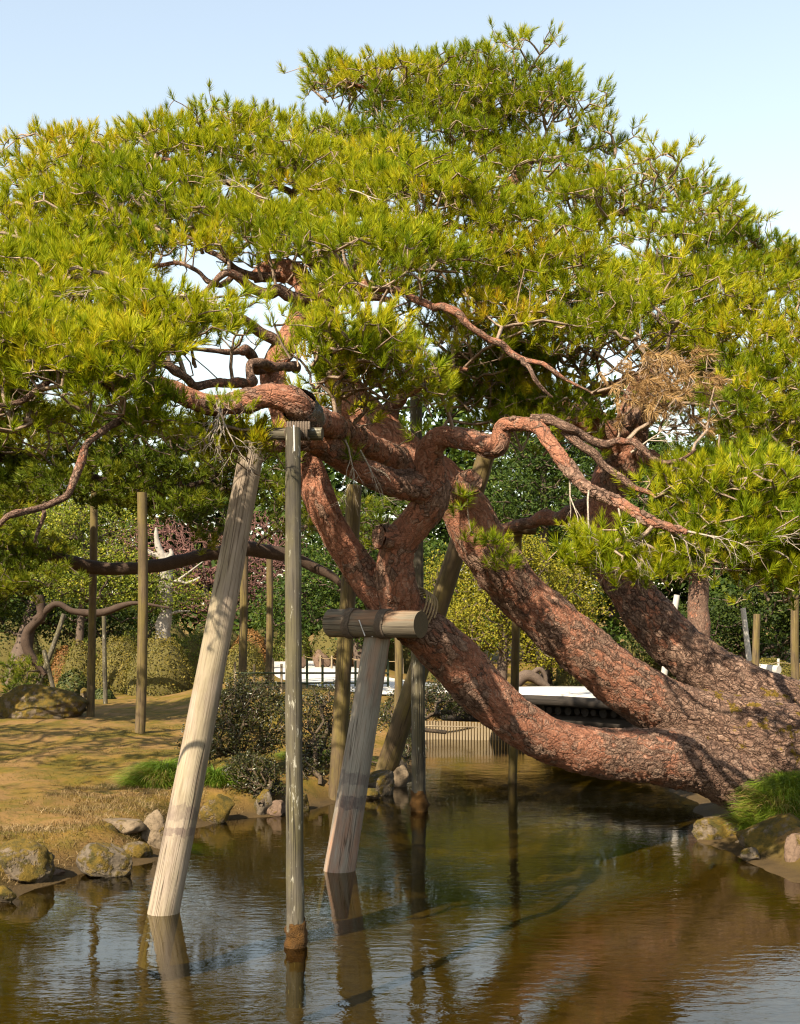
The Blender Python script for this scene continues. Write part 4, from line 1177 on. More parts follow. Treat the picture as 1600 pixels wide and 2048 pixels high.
# ---- bamboo palisade along the far bank under the bridge
M_bamboo = mat_wood('dry_bamboo', (0.17, 0.128, 0.078), (0.29, 0.232, 0.155), (0.06, 0.042, 0.025), crackw=0.3)
pal = thing('bamboo_palisade', (1.4, 25.2, 0), 'row of pale bamboo stakes lining the bank beneath the footbridge', 'palisade')
for k in range(36):
    x = 0.42 + k * 0.062
    y = 25.2 + 0.10 * math.sin(k * 0.2)
    hgt = 0.40 + 0.012 * math.sin(k * 3.1) - 0.0016 * k
    log_part('bamboo_stake', (x, y, -0.4), (x, y, hgt), 0.027, 0.026, M_bamboo, pal, seed=k, ns=8, step=0.4, lump=0.0)
log_part('rail', (0.38, 25.16, 0.30), (2.66, 25.10, 0.24), 0.014, 0.014, M_bamboo, pal, seed=3, ns=8, step=0.5)

# ---- bamboo fence along the path
M_bgreen = mat_wood('dark_bamboo', (0.020, 0.028, 0.014), (0.06, 0.075, 0.035), (0.01, 0.01, 0.008), crackw=0.2)
fe = thing('bamboo_fence', W(640, 1372, 27.5), 'low fence of dark bamboo posts and rails in front of the white path', 'fence')
fz0 = lambda x, d: gz((x - CX) * d / FPX, d)
fpts = [(470, 26.6), (508, 26.8), (546, 27), (563, 27), (583, 27.2), (614, 27.3), (645, 27.4), (673, 27.5), (711, 27.6), (742, 27.6), (776, 27.7)]
for k, (x, d) in enumerate(fpts):
    X = (x - CX) * d / FPX
    z = gz(X, d)
    topz = CAMH - (1324 + 6 * math.sin(k * 2.3) - HY) * d / FPX
    log_part('fence_post', (X, d, z - 0.15), (X, d, topz), 0.030, 0.028, M_bgreen if x > 600 else M_bamboo, fe, seed=k, ns=10, step=0.3, lump=0.0)
for yy, rr in ((1346, 0.022), (1366, 0.020)):
    P = np.array([[(x - CX) * d / FPX, d - 0.05, CAMH - (yy - HY) * d / FPX, rr] for x, d in fpts])
    V, q, tr, bk, _, _ = tube(P, 0.2, 8, 0.02, 5, 3)
    mk('rail', V, tr, q, M_bgreen, fe, {'bk': bk}, True)
# rope fence with pale stakes on the far side of the path
def rope_fence(pts, ztop, label, rname='rope', r=0.035, mat=None):
    f_ = thing('rope_fence', np.array([pts[0][0], pts[0][1], gz(*pts[0])]), label, 'fence')
    tops = []
    for k, (x, y) in enumerate(pts):
        z = gz(x, y)
        log_part('stake', (x, y, z - 0.15), (x + 0.02 * math.sin(k), y, z + ztop), r, r * 0.95, mat or M_bamboo, f_, seed=k, ns=10, step=0.3, lump=0.0)
        tops.append((x, y - r, z + ztop * 0.86))
    C = []
    for (a_, b_) in zip(tops[:-1], tops[1:]):
        for u in np.linspace(0, 1, 8, endpoint=False):
            p = np.array(a_) * (1 - u) + np.array(b_) * u
            p[2] -= 0.06 * 4 * u * (1 - u)
            C.append([*p, 0.010])
    C.append([*tops[-1], 0.010])
    V, q, tr, bk, _, _ = tube(np.array(C), 0.15, 6, 0)
    mk('rope', V, tr, q, M_straw, f_, None, True)
    return f_
rope_fence([(-3.6, 45), (-2.9, 43.5), (-2.4, 42), (-1.7, 41), (-0.9, 40), (0.1, 38.5)], 0.5, 'rope strung on pale stakes at the far edge of the white path')
rope_fence([(7.6, 28.6), (8.4, 29.3), (9.6, 30.5), (11.2, 32)], 0.62, 'rope strung on white stakes by the clipped hedge on the far bank', mat=M_white)
V, q, tr, bk, _, _ = log_mesh(W(1470, 1332, 30.5), W(1558, 1340, 29.5), 0.11, 0.11, seed=5, ns=14)
tag(mk('lying_log', V, tr, q, M_white, None, {'bk': bk}, True), 'bleached round rail log lying level behind the rope fence', 'log')

def box(c, s):
    c, s = np.asarray(c, float), np.asarray(s, float) / 2
    V = np.array([[x, y, z] for x in (-1, 1) for y in (-1, 1) for z in (-1, 1)]) * s + c
    Q = [(0, 1, 3, 2), (4, 6, 7, 5), (0, 4, 5, 1), (2, 3, 7, 6), (0, 2, 6, 4), (1, 5, 7, 3)]
    return V, None, np.array(Q)
# small dark ground light on the white path
gb = G(1569, 1392, 1.0)
gl_ = thing('ground_light', gb, 'small dark box standing on the white path', 'lamp')
mk('housing', *[box(gb + np.array([0, 0, 0.09]), (0.12, 0.12, 0.20))[i] for i in (0, 1, 2)], mat=M_black, parent=gl_)
mk('cap', *[box(gb + np.array([0, 0, 0.20]), (0.15, 0.15, 0.025))[i] for i in (0, 1, 2)], mat=M_black, parent=gl_)


# ------------------------------------------------------------------ stones, grass, shrubs
import bmesh
def ico(sub):
    bm = bmesh.new(); bmesh.ops.create_icosphere(bm, subdivisions=sub, radius=1.0)
    V = np.array([v.co[:] for v in bm.verts]); F = np.array([[v.index for v in f.verts] for f in bm.faces]); bm.free()
    return V, F
ICO = {k: ico(k) for k in (2, 3, 4, 5)}
M_rock = mat_rock('bank_stone', (0.042, 0.032, 0.022), (0.150, 0.118, 0.084), 0.62)
M_rock_moss = mat_rock('mossy_stone', (0.055, 0.040, 0.026), (0.155, 0.118, 0.080), 0.80)
M_rock_bare = mat_rock('bare_stone', (0.080, 0.056, 0.034), (0.185, 0.138, 0.090), 0.3)
M_rock_pink = mat_rock('pink_stone', (0.075, 0.046, 0.030), (0.155, 0.103, 0.072), 0.3)

def rock(c, size, seed, mat, label, name='stone', cat='stone', group=None, sub=4, flat=0.0, ang=0.95):
    V, F = ICO[sub]
    P = V.copy()
    r_ = np.random.default_rng(seed)
    # cut by a few random planes for facets, then roughen
    for k in range(13):
        nrm = unit(r_.normal(size=3)); dcut = r_.uniform(0.55, 0.9)
        s = P @ nrm - dcut
        P = P - np.outer(np.maximum(s, 0) * (0.55 + 0.45 * ang), nrm)
    if flat: P[:, 2] = np.where(P[:, 2] > flat, flat + (P[:, 2] - flat) * 0.12, P[:, 2])
    d = 0.07 * fbm(P + seed, 1.9, 4, seed) + 0.035 * fbm(P + seed, 6, 4, seed + 2)
    P = P + unit(P) * d[:, None]
    rot = r_.uniform(0, TAU); cs, sn = math.cos(rot), math.sin(rot)
    P = P * np.asarray(size)
    o = mk(name, P + np.asarray(c), F, None, mat, None, None, True, np.asarray(c, float))
    return tag(o, label, cat, group)

GS = 'stones along the pond bank'
def bank_rock(px, pyb, wpx, hpx, seed, mat, label, z=0.0, dep=0.8, flat=0.0, sub=4, back=0.5, **kw):
    """stone whose visible foot is at (px,pyb) on height z, seen wpx wide and hpx high"""
    p = G(px, pyb, z); k = p[1] / FPX
    w, h = wpx * k / 2, hpx * k
    c = np.array([p[0], p[1] + w * dep * back, z + h * 0.42])
    return rock(c, (w * 1.18, w * dep * 1.1, h * 0.76), seed, mat, label, flat=flat, sub=sub, group=GS, **kw)

bank_rock(208, 1752, 98, 60, 3, M_rock, 'big angular grey stone with golden moss at the water beside the pale log', sub=5)
bank_rock(30, 1770, 120, 72, 9, M_rock_moss, 'large mound of golden moss over stone at the near corner of the lawn bank', sub=5, dep=0.9)
bank_rock(100, 1756, 52, 14, 12, M_rock_pink, 'low flat pinkish stone lying in the shallows before the dry grass')
bank_rock(6, 1805, 46, 30, 31, M_rock_moss, 'small mossy stone at the very edge of the picture in the shallows')
bank_rock(243, 1662, 92, 30, 15, M_rock_bare, 'pale flat slab lying on the lawn edge', z=0.22, flat=0.3)
bank_rock(308, 1702, 44, 70, 22, M_rock_bare, 'upright cream coloured stone with dark hollows next to the pale log', sub=5)
bank_rock(272, 1720, 62, 30, 25, M_rock_moss, 'low orange-mossed stone between the angular stone and the pale log')
bank_rock(205, 1702, 80, 46, 27, M_rock_moss, 'brown mossy stone just behind the big angular stone', z=0.05)
bank_rock(262, 1690, 60, 42, 28, M_rock_moss, 'rounded mossy lump below the pale flat slab', z=0.05)
bank_rock(433, 1645, 66, 46, 33, M_rock_moss, 'mossy orange stone at the shore to the water side of the sedge clump')
bank_rock(525, 1632, 38, 46, 36, M_rock, 'grey stone under the low clipped bush')
bank_rock(553, 1632, 40, 26, 37, M_rock_pink, 'small orange stone at the water under the shrubs')
bank_rock(600, 1622, 46, 34, 38, M_rock_moss, 'dark mossy stone in the shade behind the slim post')
bank_rock(762, 1590, 66, 44, 41, M_rock, 'rounded stone with moss beside the foot of the greyed log')
bank_rock(738, 1597, 40, 22, 42, M_rock_moss, 'small wet stone tucked against the greyed log')
bank_rock(800, 1574, 44, 38, 44, M_rock_bare, 'pale rounded stone behind the tall mossy-footed post')
bank_rock(784, 1560, 52, 46, 45, M_rock, 'grey boulder half hidden behind the shore stones')
bank_rock(1456, 1684, 112, 60, 51, M_rock_moss, 'broad flat-topped stone green with moss under the lowest limb', flat=0.35, sub=5)
bank_rock(1500, 1684, 62, 46, 52, M_rock_moss, 'mossy stone leaning against the broad flat-topped one')
bank_rock(1556, 1716, 124, 78, 53, M_rock_moss, 'golden mossed boulder at the edge of the bank grass', sub=5, z=0.0)
bank_rock(1506, 1724, 40, 26, 54, M_rock, 'small striped stone standing in the shallows')
bank_rock(1606, 1738, 56, 80, 55, M_rock_pink, 'smooth reddish stone cut by the picture edge')
bank_rock(1478, 1694, 18, 12, 56, M_rock_bare, 'pebble wedged at the foot of the flat-topped stone', sub=3)
bank_rock(1500, 1700, 16, 10, 57, M_rock_bare, 'pebble before the mossy leaning stone', sub=3)
bank_rock(1575, 1660, 40, 22, 58, M_rock_bare, 'cream stone at the foot of the bank grass', z=0.22)
# back lawn stones
bank_rock(70, 1432, 170, 52, 61, M_rock_moss, 'long low boulder with a mossy back on the far lawn', z=0.38, sub=5, dep=0.6)
for k, (x, y, w, h, lab) in enumerate(((140, 1385, 26, 14, 'pale stone on the rim of the small back pond'), (195, 1382, 24, 14, 'stone on the back pond rim next to the slim lawn post'), (225, 1386, 28, 12, 'stone at the foot of the largest round shrub'), (100, 1345, 40, 60, 'pinkish upright rock behind the crossed poles'), (170, 1400, 22, 22, 'small round mossy stone by the slim lawn post'), (8, 1325, 36, 36, 'grey rock at the picture edge before the white railing'))):
    bank_rock(x, y, w, h, 70 + k, (M_rock_bare, M_rock_bare, M_rock, M_rock_pink, M_rock_moss, M_rock)[k], lab, z=0.3, sub=3)
bank_rock(642, 1336, 36, 36, 81, M_rock_pink, 'rounded pink boulder behind the rope fence beyond the path', z=1.0, sub=3)
bank_rock(600, 1338, 28, 22, 82, M_rock_pink, 'smaller pink boulder next to the rounded one beyond the path', z=1.0, sub=3)
for k, (x, y, lab) in enumerate(()):
    bank_rock(x, y, 44, 26, 85 + k, M_rock_bare, lab, z=1.0, sub=3)

# ---- grass
def blades(roots, outdir, n_seg, L, w, lean, tone):
    m = len(roots)
    side = unit(np.cross(outdir, np.array([0, 0, 1.0])) + rng.normal(0, 0.35, (m, 3)))
    rings = []
    for k in range(n_seg + 1):
        u = k / n_seg
        c = roots + outdir * (L * lean * u ** 1.5)[:, None] + np.array([0, 0, 1.0]) * (L * (u - 0.62 * lean * u ** 2.4))[:, None]
        ww = (w * (1 - u) ** 0.7)[:, None] * 0.5 if k < n_seg else np.zeros((m, 1))
        rings.append(np.stack([c - side * ww, c + side * ww], 1))
    V = np.stack(rings, 1)
    per = (n_seg + 1) * 2
    b = (np.arange(m) * per)[:, None]; k = (np.arange(n_seg) * 2)[None, :]
    q = np.stack([b + k, b + k + 1, b + k + 3, b + k + 2], -1).reshape(-1, 4)
    return V.reshape(-1, 3), q, np.repeat(np.clip(tone, 0, 1), per)

GRASS_STOPS = [(0.0, (0.040, 0.085, 0.008)), (0.5, (0.125, 0.200, 0.014)), (0.8, (0.24, 0.25, 0.028)), (1.0, (0.34, 0.24, 0.09))]
M_grass = mat_leaf('sedge_blades', GRASS_STOPS, 0.35, 0.45, 0.3)
M_dry = mat_leaf('dry_grass', [(0.0, (0.085, 0.052, 0.019)), (0.5, (0.19, 0.128, 0.058)), (1.0, (0.34, 0.255, 0.14))], 0.25, 0.7, 0.15, (1, 0.95, 0.8))

M_thatch = mat_simple('grass_thatch', (0.045, 0.050, 0.010), (0.13, 0.105, 0.030), 14, 0.95, 0.8, 60, 0.03)
def grass_clump(cen, rx, ry, hz, n, L, label, tone=0.42, dry=0.05, name='grass_clump', cat='grass'):
    """arching sedge on a small mound"""
    th = thing(name, cen, label, cat)
    def surf(x, y, rho):
        hm, _ = ground(np.stack([cen[0] + x, cen[1] + y], 1))
        return np.maximum(hm, -0.05) + hz * (1 - rho ** 2)
    # mound of thatch
    aa = np.linspace(0, TAU, 28, endpoint=False); Vm, Qm = [], []
    for k in range(8):
        rr = (k + 0.001) / 7
        x, y = np.cos(aa) * rr * rx, np.sin(aa) * rr * ry
        Vm.append(np.stack([cen[0] + x, cen[1] + y, surf(x, y, np.full(28, rr)) - 0.03 - (0.12 if k == 7 else 0)], 1))
    j = np.arange(28)
    for k in range(7):
        Qm.append(np.stack([k * 28 + j, k * 28 + (j + 1) % 28, (k + 1) * 28 + (j + 1) % 28, (k + 1) * 28 + j], 1))
    mk('thatch', np.concatenate(Vm), None, np.concatenate(Qm), M_thatch, th, None, True)
    a = rng.uniform(0, TAU, n); rho = np.sqrt(rng.uniform(0, 1, n))
    x, y = np.cos(a) * rho * rx, np.sin(a) * rho * ry
    roots = np.stack([cen[0] + x, cen[1] + y, surf(x, y, rho) - 0.04], 1)
    tuftn = np.stack([vnoise(roots, 7, 3), vnoise(roots, 7, 5), np.zeros(n)], 1)
    od = unit(np.stack([np.cos(a) * (0.25 + rho), np.sin(a) * (0.25 + rho), np.zeros(n)], 1) + tuftn * 1.1 + np.array([0.1, -0.35, 0]) + np.column_stack([rng.normal(0, 0.3, (n, 2)), np.zeros(n)]))
    tn = tone + rng.normal(0, 0.13, n) + 0.15 * vnoise(roots, 4, 8) + np.where((rng.uniform(size=n) < dry * 2.2) & (vnoise(roots, 3, 9) > 0.0), 0.5, 0)
    V, q, tn = blades(roots, od, 4, rng.uniform(0.55, 1.15, n) * L, np.full(n, 0.008), rng.uniform(0.75, 1.45, n), tn)
    mk('blades', V, None, q, M_grass, th, {'tone': tn})['kind'] = 'stuff'
    return th
c = G(318, 1566, 0.34)
grass_clump(np.array([c[0], c[1] + 0.25, 0.28]), 0.46, 0.36, 0.20, 4200, 0.27, 'bright green sedge clump arching beside the pale leaning log', 0.48, 0.16)
c = G(425, 1572, 0.32)
grass_clump(np.array([c[0], c[1] + 0.3, 0.28]), 0.32, 0.28, 0.18, 2000, 0.27, 'darker sedge clump between the pale log and the low bush', 0.3)
c = G(1572, 1630, 0.35)
grass_clump(np.array([c[0] + 0.1, c[1] + 0.35, 0.42]), 0.46, 0.48, 0.36, 6500, 0.24, 'thick green grass covering the bank below the trunk', 0.48, 0.18)
c = G(1665, 1630, 0.35)
grass_clump(np.array([c[0] + 0.05, c[1] + 0.35, 0.45]), 0.5, 0.5, 0.34, 3000, 0.24, 'green grass at the picture edge below the trunk', 0.42, 0.1)
c = G(690, 1520, 0.3)
grass_clump(np.array([c[0] - 0.3, c[1], 0.3]), 0.7, 0.5, 0.12, 1800, 0.22, 'patch of soft grass on the bank behind the greyed log', 0.55, 0.05)
c = G(1480, 1680, 0.2)
# dry winter grass over the near lawn corner
n = 26000
xs = rng.uniform(-6.0, -1.9, n); ys = rng.uniform(10.2, 15.5, n)
hh, sdv = ground(np.stack([xs, ys], 1))
P3 = np.stack([xs, ys, np.zeros(n)], 1)
keep = (sdv > 0.06) & (sdv < 1.7 + 0.5 * vnoise(P3, 1.2, 7)) & (vnoise(P3, 2.2, 12) > -0.5 + 0.5 * (sdv > 1.2))
roots = np.stack([xs, ys, hh - 0.005], 1)[keep]; m = len(roots)
od = unit(np.column_stack([rng.normal(0.2, 1, m), rng.normal(-0.5, 1, m), np.zeros(m)]))
V, q, tn = blades(roots, od, 2, rng.uniform(0.04, 0.12, m), np.full(m, 0.006), rng.uniform(0.6, 1.0, m), 0.5 + 0.3 * vnoise(roots, 3, 3) + rng.normal(0, 0.15, m))
tag(mk('dry_grass', V, None, q, M_dry, None, {'tone': tn}), 'short pale winter grass on the near lawn corner', 'grass', kind='stuff')
# sparse moss and grass blades over the lawn
n = 56000
xs = rng.uniform(-9.0, 0.3, n); ys = rng.uniform(11, 24, n)
xs[:9000] = rng.uniform(3.0, 6.0, 9000); ys[:9000] = rng.uniform(9.0, 16.0, 9000)
hh, sdv = ground(np.stack([xs, ys], 1))
P3 = np.stack([xs, ys, np.zeros(n)], 1)
keep = (sdv > 0.15) & (vnoise(P3, 1.3, 22) > -0.1)
roots = np.stack([xs, ys, hh - 0.004], 1)[keep]; m = len(roots)
od = unit(np.column_stack([rng.normal(0, 1, (m, 2)), np.zeros(m)]))
V, q, tn = blades(roots, od, 1, rng.uniform(0.015, 0.045, m), np.full(m, 0.008), rng.uniform(0.4, 0.9, m), 0.35 + 0.35 * vnoise(roots, 1.1, 31) + rng.normal(0, 0.15, m))
M_lawn = mat_leaf('lawn_moss', [(0.0, (0.042, 0.044, 0.006)), (0.5, (0.125, 0.085, 0.012)), (1.0, (0.24, 0.148, 0.038))], 0.25, 0.7, 0.15)
tag(mk('lawn_moss', V, None, q, M_lawn, None, {'tone': tn}), 'short golden moss and grass on the lawn', 'moss', kind='stuff')

# driftwood on the near corner of the far bank
c = G(1585, 1690, 0.1)
dw = thing('driftwood', c, 'bleached twisted driftwood branch lying on the mossed boulder', 'branch')
for pts in ([(1558, 1668, 0), (1568, 1642, .05), (1574, 1632, .1), (1590, 1640, .15)], [(1572, 1634, .1), (1582, 1650, .05), (1600, 1662, 0), (1630, 1664, -.1)], [(1565, 1660, 0), (1590, 1652, .1), (1620, 1648, .1)]):
    C = np.array([[*W(x, y, c[1] - 0.1 + dd), 0.016 - 0.003 * i] for i, (x, y, dd) in enumerate(pts)])
    V, q, tr, bk, _, _ = tube(C, 0.02, 8, 0.25, 20, 2)
    mk('stem', V, tr, q, M_dead, dw, None, True)

# ---- leaves
def leaf_quads(P, N, size, tone, asp=0.55):
    m = len(P)
    t = unit(np.cross(N, unit(rng.normal(size=(m, 3)))))
    b = np.cross(N, t)
    s = (size if np.ndim(size) else np.full(m, size)) * rng.uniform(0.7, 1.2, m)
    t = t * (s * 0.5)[:, None]; b = b * (s * 0.5 * asp)[:, None]
    cup = N * (s * 0.12)[:, None]
    V = np.stack([P - t, P + b + cup, P + t, P - b + cup], 1).reshape(-1, 3)
    i = np.arange(m) * 4
    T = np.concatenate([np.stack([i, i + 1, i + 2], 1), np.stack([i, i + 2, i + 3], 1)])
    return V, T, np.clip(np.repeat(tone, 4), 0, 1)

SH = {'olive': [(0.0, (0.045, 0.045, 0.007)), (0.5, (0.095, 0.080, 0.011)), (1.0, (0.19, 0.138, 0.022))],
      'green': [(0.0, (0.030, 0.050, 0.006)), (0.5, (0.095, 0.115, 0.012)), (1.0, (0.21, 0.21, 0.024))],
      'brown': [(0.0, (0.07, 0.032, 0.010)), (0.5, (0.16, 0.075, 0.022)), (1.0, (0.26, 0.13, 0.04))],
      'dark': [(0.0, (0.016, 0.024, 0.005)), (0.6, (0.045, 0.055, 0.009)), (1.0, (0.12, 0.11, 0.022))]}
M_sh = {k: mat_leaf('shrub_' + k, v, 0.22, 0.55, 0.2) for k, v in SH.items()}
M_core = mat_simple('shrub_twigs', (0.040, 0.034, 0.010), (0.10, 0.080, 0.020), 20, 0.9, 0.6, 50, 0.02)

def dome(cen, rx, ry, h, mat, label, n=3200, leaf=0.05, seed=0, name='clipped_shrub', group='clipped round shrubs'):
    th = thing(name, cen, label, 'shrub', group)
    V, F = ICO[3]
    V = V[:].copy(); lump = 1 + 0.07 * fbm(V + seed * 3.1, 2.2, 3, seed)
    S = V * lump[:, None]
    S[:, 2] = np.where(S[:, 2] < 0, S[:, 2] * 0.35, S[:, 2])
    mk('stems', S * np.array([rx * .93, ry * .93, h * .93]) + cen, F, None, M_core, th, None, True)  # solid filler dome inside the leaves, standing in for the dim interior
    d = unit(rng.normal(size=(n * 2, 3))); d = d[d[:, 2] > -0.25][:n]; m = len(d)
    lp = 1 + 0.07 * fbm(d + seed * 3.1, 2.2, 3, seed) + 0.03 * fbm(d, 9, 2, seed + 4)
    dd = d.copy(); dd[:, 2] = np.where(dd[:, 2] < 0, dd[:, 2] * 0.35, dd[:, 2])
    P = dd * (lp * rng.uniform(0.93, 1.03, m))[:, None] * np.array([rx, ry, h]) + cen
    N = unit(d / np.array([rx, ry, h]) + rng.normal(0, 0.55, (m, 3)))
    tn = 0.5 + 0.28 * fbm(d, 3, 3, seed + 9) + rng.normal(0, 0.16, m)
    V, T, tn = leaf_quads(P, N, leaf, tn)
    mk('foliage', V, T, None, mat, th, {'tone': tn})
    return th

def far_dome(px, pyb, wpx, hpx, d, mat, label, seed, **kw):
    X = (px - CX) * d / FPX; z = CAMH - (pyb - HY) * d / FPX
    zg = gz(X, d); z = min(z, zg + 0.02)
    top = CAMH - (pyb - hpx - HY) * d / FPX
    w = wpx * .5 * d / FPX
    return dome(np.array([X, d, z - 0.05]), w, w * 0.9, top - z + 0.05, M_sh[mat], label, seed=seed, **kw)
for k, (px, py, w, h, d, mt, lab) in enumerate((
    (318, 1396, 152, 122, 37, 'olive', 'largest round clipped shrub, olive brown, standing behind the tall lawn posts'),
    (240, 1385, 110, 108, 38.5, 'olive', 'round clipped shrub tucked between the two tall lawn posts'),
    (160, 1372, 92, 88, 41, 'olive', 'round clipped shrub left of the slim lawn post'),
    (165, 1330, 76, 54, 45, 'green', 'bright green clipped mound behind the slim lawn post'),
    (262, 1330, 86, 66, 44, 'green', 'green clipped mound behind the crown of the largest shrub'),
    (58, 1362, 92, 56, 43, 'olive', 'low clipped shrub beside the pinkish upright rock'),
    (392, 1348, 108, 84, 44, 'green', 'green rounded shrub just left of the pale leaning log'),
    (345, 1318, 70, 48, 50, 'green', 'small far clipped shrub beneath the white snag'),
    (130, 1330, 60, 38, 47, 'brown', 'reddish brown clipped shrub behind the crossed poles'),
    (488, 1370, 96, 84, 36, 'olive', 'round clipped shrub between the pale log and the bamboo fence'),
    (498, 1320, 82, 58, 43, 'brown', 'brownish clipped shrub further behind by the pale log'),
    (146, 1396, 70, 54, 37.5, 'dark', 'dark glossy shrub at the water of the small back pond'),
    (206, 1412, 54, 34, 34.5, 'dark', 'small dark bush at the foot of the thin short post'),
    (1535, 1362, 120, 46, 32, 'olive', 'low clipped hedge mound behind the white stakes on the far bank'),
    (710, 1330, 90, 50, 46, 'brown', 'brown shrub behind the boulders beyond the path'),
    (585, 1300, 80, 50, 52, 'green', 'far green mound beyond the path end'),
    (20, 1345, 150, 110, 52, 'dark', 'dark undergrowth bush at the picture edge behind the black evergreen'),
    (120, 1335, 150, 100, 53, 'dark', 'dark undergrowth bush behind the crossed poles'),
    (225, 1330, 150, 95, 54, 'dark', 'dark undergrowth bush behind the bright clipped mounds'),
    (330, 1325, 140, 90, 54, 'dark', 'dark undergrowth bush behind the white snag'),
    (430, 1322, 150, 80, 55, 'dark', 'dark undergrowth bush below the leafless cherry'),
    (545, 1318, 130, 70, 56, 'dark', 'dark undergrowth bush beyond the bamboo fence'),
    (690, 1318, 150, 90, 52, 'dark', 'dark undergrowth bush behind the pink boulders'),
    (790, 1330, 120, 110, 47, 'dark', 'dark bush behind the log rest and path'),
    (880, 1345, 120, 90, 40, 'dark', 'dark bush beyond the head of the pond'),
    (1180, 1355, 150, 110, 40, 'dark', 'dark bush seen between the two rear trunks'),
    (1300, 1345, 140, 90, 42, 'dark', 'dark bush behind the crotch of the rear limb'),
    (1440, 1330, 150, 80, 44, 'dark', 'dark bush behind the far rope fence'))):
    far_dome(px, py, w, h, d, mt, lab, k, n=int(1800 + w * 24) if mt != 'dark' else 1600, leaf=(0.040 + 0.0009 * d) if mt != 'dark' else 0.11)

# ---- loose azaleas on the bank
M_az = mat_leaf('azalea_leaves', [(0.0, (0.012, 0.016, 0.003)), (0.5, (0.036, 0.038, 0.006)), (0.85, (0.085, 0.068, 0.014)), (1.0, (0.15, 0.080, 0.025))], 0.2, 0.35, 0.4)
M_azt = mat_twig('azalea_twigs', (0.035, 0.024, 0.016), (0.12, 0.088, 0.058))
def loose_shrub(base, blobs, n, per, leaf, label, seed, mat=None, roots=None):
    th = thing('azalea_bush', base, label, 'shrub', 'loose bushes on the pond bank')
    P = []
    vol = np.array([b[3] * b[4] * b[5] for b in blobs]) ** 0.8
    for b, v in zip(blobs, vol / vol.sum()):
        k = int(n * v); d = unit(rng.normal(size=(k, 3))); r = rng.uniform(0.35, 1, k) ** 0.5
        P.append(np.array(b[:3]) + d * r[:, None] * np.array(b[3:6]))
    P = np.concatenate(P)
    P = P[P[:, 2] > base[2] + 0.06]
    rts = np.array(roots if roots is not None else [base + np.array([dx, dy, 0]) for dx, dy in ((0, 0), (0.12, 0.05), (-0.1, 0.03))])
    P0, P1, r0, r1 = network(P, rts, 0.35, 0.003, 0.46, 0.035)
    V, q = edge_tubes(P0, P1, r0, r1, 5, 0.14, 2)
    mk('stems', V, None, q, M_azt, th, None, True)
    L = np.repeat(P, per, 0) + rng.normal(0, leaf * 0.9, (len(P) * per, 3))
    N = unit(np.array([0, -0.15, 0.8]) + rng.normal(0, 0.6, L.shape))
    tn = np.repeat(0.42 + rng.normal(0, 0.14, len(P)), per) + rng.normal(0, 0.14, len(L))
    V, T, tn = leaf_quads(L, N, leaf, tn, 0.5)
    mk('foliage', V, T, None, mat or M_az, th, {'tone': tn})
    return th
def blob(px, py, d, wpx, hpx, dd): 
    c = W(px, py, d); k = d / FPX / 2
    return (*c, wpx * k, dd, hpx * k)
b0 = G(475, 1560, 0.25)
loose_shrub(b0, [blob(430, 1470, 16.2, 130, 90, .45), blob(500, 1400, 16.6, 140, 110, .5), blob(455, 1420, 16.8, 120, 100, .4), blob(540, 1450, 16.3, 110, 110, .45), blob(395, 1500, 16.0, 90, 60, .3), blob(500, 1480, 16.4, 110, 70, .4)], 1100, 11, 0.045, 'open twiggy azalea bush with bare stems behind the sedge clump', 1)
b0 = G(640, 1570, 0.2)
loose_shrub(b0, [blob(620, 1440, 17.6, 110, 130, .5), blob(665, 1420, 18.0, 110, 120, .5), blob(640, 1520, 17.0, 130, 110, .5), blob(700, 1470, 18.2, 90, 120, .4), blob(600, 1560, 16.2, 90, 90, .4), blob(585, 1590, 15.7, 90, 60, .3), blob(655, 1575, 16.3, 110, 70, .35)], 1100, 11, 0.045, 'dark bush between the slim post and the greyed log', 2)
b0 = G(500, 1610, 0.15)
loose_shrub(b0, [blob(505, 1550, 15.1, 118, 90, .36), blob(490, 1535, 15.2, 90, 60, .3), blob(530, 1580, 15.0, 80, 70, .3)], 700, 11, 0.036, 'low dense rounded bush above the orange stone at the shore', 3)
b0 = G(905, 1465, 0.6)
loose_shrub(b0, [blob(890, 1400, 22.6, 120, 90, .6), blob(850, 1420, 22, 80, 110, .5), blob(930, 1390, 23.2, 80, 70, .5), blob(800, 1430, 21.0, 90, 110, .5), blob(760, 1470, 20, 90, 110, .5)], 900, 10, 0.055, 'dark spreading bush at the head of the pond by the footbridge', 4)
b0 = G(815, 1540, 0.2)
loose_shrub(b0, [blob(800, 1530, 18.6, 70, 50, .4), blob(720, 1540, 18.2, 60, 60, .4), blob(820, 1500, 19.4, 60, 60, .4)], 380, 10, 0.045, 'low bushy growth round the foot of the leaning brown log', 5)

# ------------------------------------------------------------------ garden trees behind
def leaf_mat(name, lo, mid, hi, tr=0.3): return mat_leaf(name, [(0.0, lo), (0.5, mid), (1.0, hi)], tr, 0.6, 0.15)
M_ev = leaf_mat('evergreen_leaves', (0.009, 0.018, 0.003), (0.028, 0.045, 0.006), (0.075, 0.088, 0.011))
M_yg = leaf_mat('yellowgreen_leaves', (0.050, 0.060, 0.005), (0.165, 0.150, 0.010), (0.31, 0.25, 0.020))
M_cam = leaf_mat('camellia_leaves', (0.030, 0.055, 0.006), (0.140, 0.165, 0.014), (0.36, 0.31, 0.03))
M_con = leaf_mat('conifer_sprays', (0.010, 0.022, 0.004), (0.034, 0.060, 0.007), (0.105, 0.125, 0.014))
M_tr = mat_twig('garden_trunk', (0.045, 0.032, 0.024), (0.14, 0.10, 0.075))
M_tr2 = mat_twig('cedar_trunk', (0.045, 0.024, 0.019), (0.12, 0.066, 0.052))
M_snag = mat_twig('bleached_snag', (0.19, 0.165, 0.14), (0.38, 0.34, 0.295))
